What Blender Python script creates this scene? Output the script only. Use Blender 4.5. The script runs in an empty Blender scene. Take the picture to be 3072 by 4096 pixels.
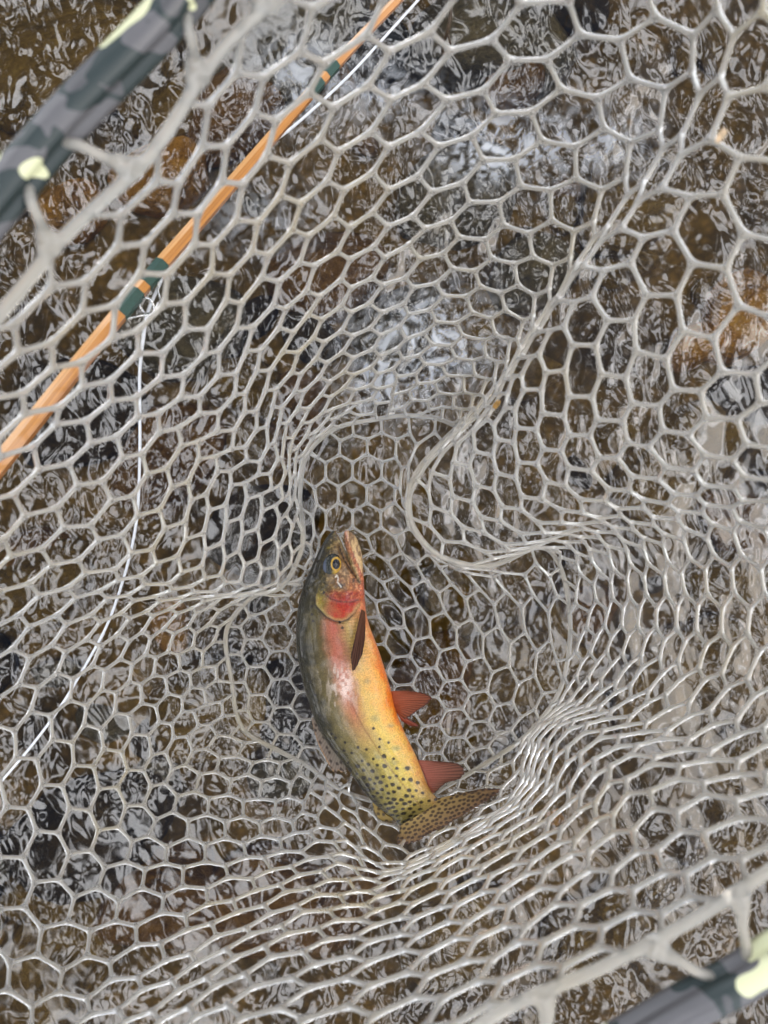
import bpy, math, random
import numpy as np
from mathutils import Vector, Matrix

random.seed(7)
RNG = np.random.default_rng(11)
SC = bpy.context.scene
COL = SC.collection

# ------------------------------------------------------------------ camera
H = 1.00                 # camera height over the water (z = 0)
F = 3076.0               # focal length in photograph pixels (3072 x 4096)
cam = bpy.data.cameras.new("camera")
cam.sensor_fit = 'VERTICAL'
cam.sensor_height = 36.0
cam.sensor_width = 27.0
cam.lens = 36.0 * F / 4096.0
cam.clip_start = 0.01
cam.clip_end = 400.0
cam.dof.use_dof = True
cam.dof.focus_distance = 0.70
cam.dof.aperture_fstop = 7.2
camo = bpy.data.objects.new("camera", cam)
camo.location = (0, 0, H)
COL.objects.link(camo)
SC.camera = camo

# ------------------------------------------------------------------ sky and sun
SUN_DIR = Vector((0.70, -0.12, 0.70)).normalized()     # towards the sun
EXPOSURE = -0.38
world = bpy.data.worlds.new("World")
SC.world = world
world.use_nodes = True
wn, wl = world.node_tree.nodes, world.node_tree.links
wn.clear()
w_out = wn.new("ShaderNodeOutputWorld")
w_bg = wn.new("ShaderNodeBackground")
w_sky = wn.new("ShaderNodeTexSky")
w_sky.sky_type = 'NISHITA'
w_sky.sun_disc = False
w_sky.sun_elevation = math.asin(SUN_DIR.z)
w_sky.sun_rotation = math.atan2(SUN_DIR.x, SUN_DIR.y)
w_sky.air_density = 1.0
w_sky.dust_density = 2.0
w_bg.inputs[1].default_value = 0.10
w_tc = wn.new("ShaderNodeTexCoord")
w_map = wn.new("ShaderNodeMapping")
w_map.inputs[3].default_value = (1, 1, 1.0)
w_noise = wn.new("ShaderNodeTexNoise")
w_noise.inputs["Scale"].default_value = 6.0
w_noise.inputs["Detail"].default_value = 5.0
w_noise.inputs["Roughness"].default_value = 0.55
w_noise.inputs["Distortion"].default_value = 0.4
w_ramp = wn.new("ShaderNodeValToRGB")             # how much cloud covers the sky
w_ramp.color_ramp.elements[0].position = 0.505
w_ramp.color_ramp.elements[0].color = (0, 0, 0, 1)
w_ramp.color_ramp.elements[1].position = 0.565
w_ramp.color_ramp.elements[1].color = (1, 1, 1, 1)
w_tone = wn.new("ShaderNodeValToRGB")             # thin bright rims, greyer thick cores
for p_, c_ in ((0.51, 0.55), (0.58, 1.0), (0.65, 0.70), (0.74, 0.40)):
    e_ = w_tone.color_ramp.elements.new(p_)
    e_.color = (c_, c_ * 1.015, c_ * 1.06, 1)
w_tone.color_ramp.elements.remove(w_tone.color_ramp.elements[0])
w_tone.color_ramp.elements.remove(w_tone.color_ramp.elements[-1])
w_gain = wn.new("ShaderNodeVectorMath")
w_gain.operation = 'SCALE'
w_gain.inputs[3].default_value = 62.0
w_mix = wn.new("ShaderNodeMix")
w_mix.data_type = 'RGBA'
wl.new(w_tc.outputs["Generated"], w_map.inputs[0])
wl.new(w_map.outputs[0], w_noise.inputs["Vector"])
wl.new(w_noise.outputs["Fac"], w_ramp.inputs[0])
wl.new(w_noise.outputs["Fac"], w_tone.inputs[0])
wl.new(w_tone.outputs[0], w_gain.inputs[0])
wl.new(w_gain.outputs[0], w_mix.inputs[7])
wl.new(w_ramp.outputs[0], w_mix.inputs[0])
wl.new(w_sky.outputs[0], w_mix.inputs[6])
wl.new(w_mix.outputs[2], w_bg.inputs[0])
wl.new(w_bg.outputs[0], w_out.inputs[0])

sun = bpy.data.lights.new("sun", 'SUN')
sun.energy = 1.1
sun.angle = math.radians(40.0)
sun.color = (1.0, 0.97, 0.93)
suno = bpy.data.objects.new("sun", sun)
suno.rotation_euler = SUN_DIR.to_track_quat('Z', 'Y').to_euler()
suno.location = (2, 0, 3)
COL.objects.link(suno)

SC.view_settings.view_transform = 'Standard'
SC.view_settings.look = 'None'
SC.view_settings.exposure = EXPOSURE
SC.view_settings.gamma = 1.0
SC.view_settings.use_curve_mapping = False
SC.render.engine = 'CYCLES'
SC.cycles.use_denoising = True
SC.cycles.max_bounces = 7
SC.cycles.diffuse_bounces = 2
SC.cycles.glossy_bounces = 2
SC.cycles.transmission_bounces = 5
SC.cycles.transparent_max_bounces = 12
SC.cycles.caustics_reflective = False
SC.cycles.caustics_refractive = False
SC.cycles.sample_clamp_indirect = 6.0
SC.cycles.sample_clamp_direct = 0.0

# ------------------------------------------------------------------ helpers
DK = 3072.0 / 1659.0


def s2w(x, y, z):
    """photograph pixel + distance from the lens plane -> point of the place"""
    x, y, z = (np.asarray(a, float) for a in (x, y, z))
    return np.stack([(x - 1536.0) / F * z, (2048.0 - y) / F * z, H - z], -1)


def d2w(x, y, z):
    return s2w(np.asarray(x, float) * DK, np.asarray(y, float) * DK, z)


def new_mesh(name, verts, faces, smooth=True):
    me = bpy.data.meshes.new(name)
    me.from_pydata([tuple(v) for v in verts], [], [tuple(f) for f in faces])
    if smooth:
        me.polygons.foreach_set("use_smooth", [True] * len(me.polygons))
    me.update()
    return me


def obj(name, me, mat=None, parent=None):
    o = bpy.data.objects.new(name, me)
    if mat is not None and me is not None:
        if len(me.materials) == 0:
            me.materials.append(mat)
    COL.objects.link(o)
    if parent is not None:
        o.parent = parent
    return o


def thing(name, label, cat, loc=(0, 0, 0), group=None):
    o = bpy.data.objects.new(name, None)
    o.location = loc
    o.empty_display_size = 0.02
    COL.objects.link(o)
    o["label"] = label
    o["category"] = cat
    if group:
        o["group"] = group
    bpy.context.view_layer.update()
    return o


def adopt(child, parent):
    """parent without moving the child (parents here are only translated)"""
    child.parent = parent
    child.matrix_parent_inverse = Matrix.Translation(parent.location).inverted()
    return child


def catmull(P, n, closed=False):
    """resample a polyline (k,d) as Catmull-Rom spline, n points, uniform in arc length"""
    P = np.asarray(P, float)
    if closed:
        Q = np.vstack([P[-1], P, P[0], P[1]])
        segs = len(P)
    else:
        Q = np.vstack([2 * P[0] - P[1], P, 2 * P[-1] - P[-2]])
        segs = len(P) - 1
    out = []
    m = 24
    for i in range(segs):
        p0, p1, p2, p3 = Q[i], Q[i + 1], Q[i + 2], Q[i + 3]
        t = np.linspace(0, 1, m, endpoint=False)[:, None]
        out.append(0.5 * ((2 * p1) + (-p0 + p2) * t + (2 * p0 - 5 * p1 + 4 * p2 - p3) * t ** 2
                          + (-p0 + 3 * p1 - 3 * p2 + p3) * t ** 3))
    out.append((Q[1] if closed else Q[-2])[None])
    C = np.vstack(out)
    L = np.concatenate([[0], np.cumsum(np.linalg.norm(np.diff(C, axis=0), axis=1))])
    q = np.linspace(0, L[-1], n, endpoint=not closed)
    return np.stack([np.interp(q, L, C[:, k]) for k in range(C.shape[1])], -1)


def tube(P, radii, sides=10, closed=False, flat=1.0, up=None, phase=0.0):
    """swept tube along P (n,3); flat scales the second axis of the section"""
    P = np.asarray(P, float)
    n = len(P)
    radii = np.broadcast_to(np.asarray(radii, float), (n,))
    if closed:
        T = np.roll(P, -1, 0) - np.roll(P, 1, 0)
    else:
        T = np.gradient(P, axis=0)
    T /= np.linalg.norm(T, axis=1)[:, None] + 1e-12
    verts = []
    u = None
    upv = np.array(up if up is not None else (0, 0, 1.0), float)
    for i in range(n):
        a = upv - T[i] * np.dot(upv, T[i])
        if np.linalg.norm(a) < 0.15:
            a = np.array((1.0, 0, 0)) - T[i] * T[i][0]
        if u is not None and up is None:
            a = u - T[i] * np.dot(u, T[i])
        a /= np.linalg.norm(a)
        u = a
        b = np.cross(T[i], a)
        for k in range(sides):
            th = 2 * math.pi * k / sides + phase
            verts.append(P[i] + radii[i] * (a * math.cos(th) * flat + b * math.sin(th)))
    faces = []
    for i in range(n if closed else n - 1):
        j = (i + 1) % n
        for k in range(sides):
            l = (k + 1) % sides
            faces.append((i * sides + k, i * sides + l, j * sides + l, j * sides + k))
    if not closed:
        faces.append(tuple(range(sides))[::-1])
        faces.append(tuple((n - 1) * sides + k for k in range(sides)))
    return verts, faces


class Mesh:
    def __init__(self):
        self.v, self.f = [], []

    def add(self, vf):
        v, f = vf
        o = len(self.v)
        self.v.extend(v)
        self.f.extend([tuple(i + o for i in t) for t in f])
        return self

    def build(self, name, mat, parent=None, smooth=True):
        o = obj(name, new_mesh(name, self.v, self.f, smooth), mat)
        if parent is not None:
            adopt(o, parent)
        return o


def set_color(me, cols, name="Col"):
    a = me.color_attributes.new(name, 'FLOAT_COLOR', 'POINT')
    c = np.ones((len(me.vertices), 4), np.float32)
    c[:, :3] = cols
    a.data.foreach_set("color", c.ravel())


def seg_dist(px, py, poly):
    """distance of points to an open polyline"""
    best = np.full(px.shape, 1e9)
    for (x0, y0), (x1, y1) in zip(poly[:-1], poly[1:]):
        dx, dy = x1 - x0, y1 - y0
        t = np.clip(((px - x0) * dx + (py - y0) * dy) / (dx * dx + dy * dy + 1e-9), 0, 1)
        best = np.minimum(best, np.hypot(px - x0 - t * dx, py - y0 - t * dy))
    return best


def inside(px, py, poly):
    r = np.zeros(px.shape, bool)
    n = len(poly)
    for i in range(n):
        x0, y0 = poly[i]
        x1, y1 = poly[(i + 1) % n]
        c = ((y0 > py) != (y1 > py)) & (px < (x1 - x0) * (py - y0) / (y1 - y0 + 1e-12) + x0)
        r ^= c
    return r


def sstep(a, b, x):
    t = np.clip((x - a) / (b - a), 0, 1)
    return t * t * (3 - 2 * t)


def vnoise(x, y, seed=0, n=64):
    """cheap smooth value noise, 0..1"""
    g = np.random.default_rng(seed).random((n, n))
    xi, yi = np.floor(x).astype(int), np.floor(y).astype(int)
    fx, fy = x - xi, y - yi
    fx, fy = fx * fx * (3 - 2 * fx), fy * fy * (3 - 2 * fy)
    a, b = g[xi % n, yi % n], g[(xi + 1) % n, yi % n]
    c, d = g[xi % n, (yi + 1) % n], g[(xi + 1) % n, (yi + 1) % n]
    return (a * (1 - fx) + b * fx) * (1 - fy) + (c * (1 - fx) + d * fx) * fy


# ------------------------------------------------------------------ materials
def mat_new(name):
    m = bpy.data.materials.new(name)
    m.use_nodes = True
    n, l = m.node_tree.nodes, m.node_tree.links
    return m, n, l, n["Principled BSDF"]


BEDK = 3.3


def ramp(n, stops, interp='LINEAR'):
    r = n.new("ShaderNodeValToRGB")
    r.color_ramp.interpolation = interp
    e = r.color_ramp.elements
    while len(e) < len(stops):
        e.new(0.5)
    for i, (p, c) in enumerate(stops):
        e[i].position = p
        e[i].color = (*c, 1)
    return r


def noise(n, l, scale, detail=3, rough=0.5, dist=0.0, vec=None):
    t = n.new("ShaderNodeTexNoise")
    t.inputs["Scale"].default_value = scale
    t.inputs["Detail"].default_value = detail
    t.inputs["Roughness"].default_value = rough
    t.inputs["Distortion"].default_value = dist
    if vec is not None:
        l.new(vec, t.inputs["Vector"])
    return t


def mat_simple(name, col, rough=0.5, metal=0.0, var=0.0, scale=60.0, coat=0.0):
    m, n, l, b = mat_new(name)
    b.inputs["Roughness"].default_value = rough
    b.inputs["Metallic"].default_value = metal
    b.inputs["Coat Weight"].default_value = coat
    if var > 0:
        tc = n.new("ShaderNodeTexCoord")
        t = noise(n, l, scale, 4, 0.6, 0.2, tc.outputs["Object"])
        r = ramp(n, [(0.3, tuple(c * (1 - var) for c in col)), (0.7, tuple(min(1, c * (1 + var)) for c in col))])
        l.new(t.outputs["Fac"], r.inputs[0])
        l.new(r.outputs[0], b.inputs["Base Color"])
    else:
        b.inputs["Base Color"].default_value = (*col, 1)
    return m


def mat_net():
    m, n, l, b = mat_new("clear_rubber")
    tc = n.new("ShaderNodeTexCoord")
    t = noise(n, l, 9.0, 3, 0.6, 0.3, tc.outputs["Object"])
    r = ramp(n, [(0.35, (0.96, 0.935, 0.86)), (0.56, (0.96, 0.90, 0.77)), (0.74, (0.92, 0.80, 0.53))])
    l.new(t.outputs["Fac"], r.inputs[0])
    l.new(r.outputs[0], b.inputs["Base Color"])
    b.inputs["Roughness"].default_value = 0.11
    b.inputs["Sheen Weight"].default_value = 0.30
    b.inputs["Sheen Roughness"].default_value = 0.35
    b.inputs["IOR"].default_value = 1.42
    b.inputs["Transmission Weight"].default_value = 0.72
    t2 = noise(n, l, 420.0, 2, 0.5, 0.0, tc.outputs["Object"])
    bp = n.new("ShaderNodeBump")
    bp.inputs["Strength"].default_value = 0.12
    bp.inputs["Distance"].default_value = 0.002
    l.new(t2.outputs["Fac"], bp.inputs["Height"])
    l.new(bp.outputs[0], b.inputs["Normal"])
    return m


def mat_vcol(name, rough=0.35, coat=0.4, scale_bump=0.0, sparkle=0.0, translucent=0.0):
    m, n, l, b = mat_new(name)
    a = n.new("ShaderNodeVertexColor")
    a.layer_name = "Col"
    tc = n.new("ShaderNodeTexCoord")
    t = noise(n, l, 900.0, 2, 0.7, 0.0, tc.outputs["Object"])
    mx = n.new("ShaderNodeMix")
    mx.data_type = 'RGBA'
    mx.blend_type = 'MULTIPLY'
    mx.inputs[0].default_value = 1.0
    r = ramp(n, [(0.30, (1 - sparkle,) * 3), (0.70, (1 + sparkle,) * 3)])
    l.new(t.outputs["Fac"], r.inputs[0])
    l.new(a.outputs[0], mx.inputs[6])
    l.new(r.outputs[0], mx.inputs[7])
    l.new(mx.outputs[2], b.inputs["Base Color"])
    b.inputs["Roughness"].default_value = rough
    b.inputs["Coat Weight"].default_value = coat
    b.inputs["Coat Roughness"].default_value = 0.09
    b.inputs["Specular IOR Level"].default_value = 0.22
    if scale_bump > 0:
        v = n.new("ShaderNodeTexVoronoi")
        v.inputs["Scale"].default_value = 480.0
        l.new(tc.outputs["Object"], v.inputs["Vector"])
        bp = n.new("ShaderNodeBump")
        bp.inputs["Strength"].default_value = scale_bump
        bp.inputs["Distance"].default_value = 0.001
        l.new(v.outputs["Distance"], bp.inputs["Height"])
        l.new(bp.outputs[0], b.inputs["Normal"])
    if translucent > 0:
        b.inputs["Subsurface Weight"].default_value = translucent
        b.inputs["Subsurface Radius"].default_value = (0.004, 0.002, 0.001)
    return m


def mat_camo():
    m, n, l, b = mat_new("camouflage_tube")
    tc = n.new("ShaderNodeTexCoord")
    t1 = noise(n, l, 40.0, 2, 0.5, 0.4, tc.outputs["Object"])
    r1 = ramp(n, [(0.0, (0.115, 0.112, 0.118)), (0.52, (0.024, 0.036, 0.036)), (0.62, (0.080, 0.080, 0.084))], 'CONSTANT')
    l.new(t1.outputs["Fac"], r1.inputs[0])
    mp = n.new("ShaderNodeMapping")
    mp.inputs[1].default_value = (3.1, 1.7, 0.4)
    l.new(tc.outputs["Object"], mp.inputs[0])
    t2 = noise(n, l, 60.0, 0, 0.4, 0.2, mp.outputs[0])
    r2 = ramp(n, [(0.0, (0, 0, 0)), (0.63, (1, 1, 1))], 'CONSTANT')
    l.new(t2.outputs["Fac"], r2.inputs[0])
    mx = n.new("ShaderNodeMix")
    mx.data_type = 'RGBA'
    mx.inputs[7].default_value = (0.66, 0.67, 0.42, 1)
    l.new(r2.outputs[0], mx.inputs[0])
    l.new(r1.outputs[0], mx.inputs[6])
    l.new(mx.outputs[2], b.inputs["Base Color"])
    b.inputs["Roughness"].default_value = 0.27
    return m


def mat_cane():
    m, n, l, b = mat_new("varnished_cane")
    a = n.new("ShaderNodeVertexColor")
    a.layer_name = "Col"
    uv = n.new("ShaderNodeUVMap")
    mp = n.new("ShaderNodeMapping")
    mp.inputs[3].default_value = (1.0, 1.0, 1.0)
    l.new(uv.outputs[0], mp.inputs[0])
    t = noise(n, l, 1.0, 4, 0.65, 0.0, mp.outputs[0])
    r = ramp(n, [(0.34, (0.55, 0.42, 0.30)), (0.50, (1, 1, 1)), (0.70, (1.25, 1.2, 1.05))])
    l.new(t.outputs["Fac"], r.inputs[0])
    mx = n.new("ShaderNodeMix")
    mx.data_type = 'RGBA'
    mx.blend_type = 'MULTIPLY'
    mx.inputs[0].default_value = 0.8
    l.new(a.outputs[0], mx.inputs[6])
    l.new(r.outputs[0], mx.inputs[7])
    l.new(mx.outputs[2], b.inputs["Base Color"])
    b.inputs["Roughness"].default_value = 0.30
    b.inputs["Coat Weight"].default_value = 0.55
    b.inputs["Specular IOR Level"].default_value = 0.3
    b.inputs["Coat Roughness"].default_value = 0.08
    return m


def mat_water():
    m, n, l, b = mat_new("stream_water")
    n.remove(b)
    out = n["Material Output"]
    fr = n.new("ShaderNodeFresnel")
    fr.inputs[0].default_value = WATER_IOR
    gl = n.new("ShaderNodeBsdfGlossy")
    gl.inputs["Color"].default_value = (1, 1, 1, 1)
    gl.inputs["Roughness"].default_value = 0.06
    tr = n.new("ShaderNodeBsdfTransparent")
    tr.inputs[0].default_value = (0.86, 0.74, 0.46, 1)
    mx = n.new("ShaderNodeMixShader")
    l.new(fr.outputs[0], mx.inputs[0])
    l.new(tr.outputs[0], mx.inputs[1])
    l.new(gl.outputs[0], mx.inputs[2])
    fa = n.new("ShaderNodeVertexColor")       # sky reflections painted pale on the chop, plus some white splash
    fa.layer_name = "FoamGlint"
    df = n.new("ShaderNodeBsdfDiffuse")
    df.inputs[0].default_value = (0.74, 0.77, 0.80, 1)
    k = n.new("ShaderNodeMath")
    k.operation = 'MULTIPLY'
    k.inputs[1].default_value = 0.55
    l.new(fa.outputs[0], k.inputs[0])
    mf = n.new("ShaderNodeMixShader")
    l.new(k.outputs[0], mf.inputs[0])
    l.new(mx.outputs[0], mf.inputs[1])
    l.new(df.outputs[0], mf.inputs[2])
    l.new(mf.outputs[0], out.inputs[0])
    return m


def mat_bed():
    m, n, l, b = mat_new("streambed_gravel")
    tc = n.new("ShaderNodeTexCoord")
    t1 = noise(n, l, 7.0, 5, 0.6, 0.8, tc.outputs["Object"])
    r1 = ramp(n, [(p, tuple(BEDK * q for q in c)) for p, c in ((0.30, (0.020, 0.016, 0.010)), (0.46, (0.070, 0.054, 0.024)), (0.60, (0.110, 0.084, 0.038)), (0.78, (0.090, 0.082, 0.066)))])
    l.new(t1.outputs["Fac"], r1.inputs[0])
    v = n.new("ShaderNodeTexVoronoi")
    v.inputs["Scale"].default_value = 70.0
    l.new(tc.outputs["Object"], v.inputs["Vector"])
    mx = n.new("ShaderNodeMix")
    mx.data_type = 'RGBA'
    mx.blend_type = 'MULTIPLY'
    mx.inputs[0].default_value = 0.6
    r2 = ramp(n, [(0.0, (1.3, 1.2, 1.1)), (0.6, (0.4, 0.4, 0.4))])
    l.new(v.outputs["Distance"], r2.inputs[0])
    l.new(r1.outputs[0], mx.inputs[6])
    l.new(r2.outputs[0], mx.inputs[7])
    l.new(mx.outputs[2], b.inputs["Base Color"])
    b.inputs["Roughness"].default_value = 0.8
    bp = n.new("ShaderNodeBump")
    bp.inputs["Strength"].default_value = 0.6
    bp.inputs["Distance"].default_value = 0.01
    l.new(v.outputs["Distance"], bp.inputs["Height"])
    l.new(bp.outputs[0], b.inputs["Normal"])
    return m


def mat_stone(name, c0, c1, c2):
    m, n, l, b = mat_new(name)
    tc = n.new("ShaderNodeTexCoord")
    oi = n.new("ShaderNodeObjectInfo")
    add = n.new("ShaderNodeVectorMath")
    add.operation = 'ADD'
    l.new(tc.outputs["Object"], add.inputs[0])
    cmb = n.new("ShaderNodeCombineXYZ")
    mul = n.new("ShaderNodeMath")
    mul.operation = 'MULTIPLY'
    mul.inputs[1].default_value = 37.0
    l.new(oi.outputs["Random"], mul.inputs[0])
    l.new(mul.outputs[0], cmb.inputs[0])
    l.new(cmb.outputs[0], add.inputs[1])
    t1 = noise(n, l, 2.6, 6, 0.65, 0.8, add.outputs[0])
    r1 = ramp(n, [(p, tuple(BEDK * q for q in c)) for p, c in ((0.30, c0), (0.52, c1), (0.74, c2))])
    l.new(t1.outputs["Fac"], r1.inputs[0])
    l.new(r1.outputs[0], b.inputs["Base Color"])
    b.inputs["Roughness"].default_value = 0.7
    t2 = noise(n, l, 11.0, 4, 0.6, 0.0, add.outputs[0])
    bp = n.new("ShaderNodeBump")
    bp.inputs["Strength"].default_value = 0.5
    bp.inputs["Distance"].default_value = 0.08
    l.new(t2.outputs["Fac"], bp.inputs["Height"])
    l.new(bp.outputs[0], b.inputs["Normal"])
    return m


WATER_IOR = 1.74
M_NET = mat_net()
M_CAMO = mat_camo()
M_CANE = mat_cane()
M_WATER = mat_water()
M_BED = mat_bed()
M_FISH = mat_vcol("trout_skin", 0.38, 0.55, 0.70, 0.28)
M_FIN = mat_vcol("fin_membrane", 0.45, 0.08, 0.0, 0.1)
M_EYE = mat_vcol("fish_eye", 0.15, 0.5, 0.0, 0.0)
M_STEEL = mat_simple("polished_wire", (0.72, 0.71, 0.69), 0.16, 1.0)
M_LINE = mat_simple("fly_line_coating", (0.80, 0.82, 0.84), 0.35, 0.0, 0.04, 300)
M_TWIG = mat_simple("wet_twig", (0.055, 0.035, 0.018), 0.4, 0.0, 0.5, 200)
M_AMBER = mat_simple("dry_leaf_bit", (0.42, 0.24, 0.06), 0.5, 0.0, 0.4, 300)
M_TAN = mat_simple("tan_leaf_bit", (0.62, 0.47, 0.30), 0.55, 0.0, 0.3, 300)
STONE_MATS = [
    mat_stone("olive_stone", (0.040, 0.032, 0.014), (0.100, 0.078, 0.034), (0.150, 0.125, 0.060)),
    mat_stone("slate_stone", (0.026, 0.028, 0.033), (0.068, 0.070, 0.078), (0.120, 0.122, 0.130)),
    mat_stone("brown_stone", (0.030, 0.017, 0.008), (0.095, 0.060, 0.026), (0.140, 0.098, 0.050)),
    mat_stone("rust_stone", (0.100, 0.055, 0.014), (0.250, 0.155, 0.048), (0.330, 0.240, 0.115)),
    mat_stone("dark_stone", (0.008, 0.007, 0.006), (0.020, 0.016, 0.011), (0.044, 0.036, 0.024)),
]

# ------------------------------------------------------------------ stream: bed, stones, water
BED_Z = -0.13


def graded(inner, step, outer):
    a = list(np.arange(-inner, inner + 1e-6, step))
    x, s = inner, step
    tail = []
    while x < outer:
        s *= 1.35
        x += s
        tail.append(x)
    return np.array([-t for t in tail[::-1]] + a + tail)


def grid_mesh(name, xs, ys, zf):
    X, Y = np.meshgrid(xs, ys)
    Z = zf(X, Y)
    nx, ny = len(xs), len(ys)
    V = np.stack([X, Y, Z], -1).reshape(-1, 3)
    i, j = np.meshgrid(np.arange(nx - 1), np.arange(ny - 1))
    a = (j * nx + i).ravel()
    Fq = np.stack([a, a + 1, a + 1 + nx, a + nx], -1)
    me = bpy.data.meshes.new(name)
    me.vertices.add(len(V))
    me.vertices.foreach_set("co", V.ravel())
    me.loops.add(len(Fq) * 4)
    me.loops.foreach_set("vertex_index", Fq.ravel().astype(np.int32))
    me.polygons.add(len(Fq))
    me.polygons.foreach_set("loop_start", np.arange(len(Fq), dtype=np.int32) * 4)
    me.polygons.foreach_set("loop_total", np.full(len(Fq), 4, np.int32))
    me.polygons.foreach_set("use_smooth", np.ones(len(Fq), bool))
    me.update()
    me.validate()
    return me


bed_me = grid_mesh("streambed", graded(1.2, 0.03, 60), graded(1.3, 0.03, 60),
                   lambda X, Y: BED_Z + 0.05 * (vnoise(X * 5 + 20, Y * 5 + 20, 3) - 0.5) + 0.03 * (vnoise(X * 13 + 40, Y * 13 + 40, 4) - 0.5))
bed = obj("streambed", bed_me, M_BED)
bed["kind"] = "structure"


def gnoise(x, y, seed, n=64):
    """smooth gradient noise, about -0.7..0.7"""
    a = np.random.default_rng(seed).random((n, n)) * 2 * math.pi
    gx, gy = np.cos(a), np.sin(a)
    xi, yi = np.floor(x).astype(int), np.floor(y).astype(int)
    fx, fy = x - xi, y - yi
    u, v = fx ** 3 * (fx * (fx * 6 - 15) + 10), fy ** 3 * (fy * (fy * 6 - 15) + 10)

    def g(ix, iy, dx, dy):
        return gx[ix % n, iy % n] * dx + gy[ix % n, iy % n] * dy
    a0 = g(xi, yi, fx, fy) * (1 - u) + g(xi + 1, yi, fx - 1, fy) * u
    a1 = g(xi, yi + 1, fx, fy - 1) * (1 - u) + g(xi + 1, yi + 1, fx - 1, fy - 1) * u
    return a0 * (1 - v) + a1 * v


def wave_field(X, Y):
    """riffled stream surface: swell, cross waves and small ripples; each patch of the stream is more or less choppy"""
    wx = X + 0.018 * gnoise(X * 14 + 3, Y * 14 + 5, 8) + 0.007 * gnoise(X * 38 + 1, Y * 38 + 2, 18)
    wy = Y + 0.018 * gnoise(X * 14 + 9, Y * 14 + 1, 9) + 0.007 * gnoise(X * 38 + 7, Y * 38 + 4, 19)
    chop = 0.80 + 1.35 * gnoise(X * 4.5 + 0.4, Y * 4.5 + 2.2, 30)
    fine = np.clip(0.72 + 1.9 * gnoise(X * 6.0 + 7.7, Y * 6.0 + 1.3, 31), 0.2, 1.7)

    for (zx, zy, zr, dc, df) in [(915, 740, .10, .0, 1.0), (1130, 290, .11, .0, .9), (1000, 60, .10, -.2, -.6), (1330, 330, .08, .1, .6), (600, 180, .08, .5, .2), (1100, 2050, .15, .3, .1), (150, 250, .12, -.1, .35),
                                 (230, 2060, .20, -.25, -.45), (640, 760, .09, -.3, -.4), (60, 880, .10, -.3, -.4), (520, 1250, .07, -.2, -.3), (620, 40, .07, -.4, -.6)]:
        c_ = d2w(zx, zy, H)
        gz = np.exp(-((X - c_[0]) ** 2 + (Y - c_[1]) ** 2) / zr ** 2)
        chop = chop + dc * gz
        fine = np.clip(fine + df * gz, 0.15, 2.4)

    def rot(a):
        c, s_ = math.cos(a), math.sin(a)
        return wx * c + wy * s_, -wx * s_ + wy * c
    Z = np.zeros_like(X)
    for (lam, ang, stretch, slope, kind, seed) in [
            (0.18, 0.4, 1.5, 0.12, 0, 1), (0.085, -0.4, 1.8, 0.17, 0, 2), (0.046, 0.5, 2.2, 0.19, 0, 3),
            (0.026, -0.1, 2.1, 0.19, 1, 4), (0.0150, 0.3, 1.8, 0.15, 1, 5)]:
        p, q = rot(ang)
        amp = slope * lam / 4.5
        Z += amp * gnoise(p / lam * 1.4 + seed * 7.1, q / (lam * stretch) * 1.4 + seed * 3.3, 40 + seed) * (fine if kind else chop) * 2.2
    fade = np.clip(1.9 - np.hypot(X, Y) * 0.8, 0.0, 1.0)
    return Z * fade * WAVE


WAVE = 1.0
water_me = grid_mesh("water", graded(0.58, 0.0023, 60), graded(0.74, 0.0023, 60), wave_field)
wc = np.zeros(len(water_me.vertices) * 3)
water_me.vertices.foreach_get("co", wc)
wc = wc.reshape(-1, 3)
foam_glint = np.zeros(len(wc))  # strength of the painted sky-reflection patches and splash
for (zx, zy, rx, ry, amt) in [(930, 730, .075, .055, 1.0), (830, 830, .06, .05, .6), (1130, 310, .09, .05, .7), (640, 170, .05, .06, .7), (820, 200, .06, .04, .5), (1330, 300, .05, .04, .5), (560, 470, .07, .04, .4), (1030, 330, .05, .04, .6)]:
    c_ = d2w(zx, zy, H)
    foam_glint += amt * np.exp(-((wc[:, 0] - c_[0]) / rx) ** 2 - ((wc[:, 1] - c_[1]) / ry) ** 2)
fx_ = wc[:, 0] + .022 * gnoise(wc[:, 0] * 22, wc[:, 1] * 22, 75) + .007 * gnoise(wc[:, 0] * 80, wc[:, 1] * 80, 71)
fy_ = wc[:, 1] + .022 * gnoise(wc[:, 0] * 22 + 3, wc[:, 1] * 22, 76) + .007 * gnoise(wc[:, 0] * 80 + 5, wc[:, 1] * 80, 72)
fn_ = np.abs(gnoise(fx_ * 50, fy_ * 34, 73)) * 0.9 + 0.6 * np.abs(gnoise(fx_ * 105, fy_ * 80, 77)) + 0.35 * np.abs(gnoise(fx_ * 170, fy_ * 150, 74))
foam_glint = np.clip(foam_glint, 0, 1.1) * sstep(0.16, 0.55, fn_)
set_color(water_me, np.repeat(np.clip(foam_glint, 0, 1)[:, None], 3, 1), "FoamGlint")
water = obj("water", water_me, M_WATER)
water["kind"] = "structure"


def stone_mesh(seed):
    import bmesh
    r = np.random.default_rng(seed)
    bm = bmesh.new()
    bmesh.ops.create_icosphere(bm, subdivisions=3, radius=1.0)
    dirs = r.normal(size=(14, 3))
    dirs /= np.linalg.norm(dirs, axis=1)[:, None]
    cut = 0.62 + 0.30 * r.random(14)
    for v in bm.verts:
        p = np.array(v.co)
        rad = 1.0
        for d, c in zip(dirs, cut):
            q = np.dot(p, d)
            if q > c:
                rad = min(rad, c / q + 0.06 * (q - c))
        rad *= 1 + 0.05 * math.sin(5 * p[0] + seed) * math.sin(4 * p[1] - seed) * math.sin(6 * p[2])
        v.co = Vector(p * rad)
    me = bpy.data.meshes.new("stone")
    bm.to_mesh(me)
    bm.free()
    me.polygons.foreach_set("use_smooth", [True] * len(me.polygons))
    return me


stone_meshes = {}


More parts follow.
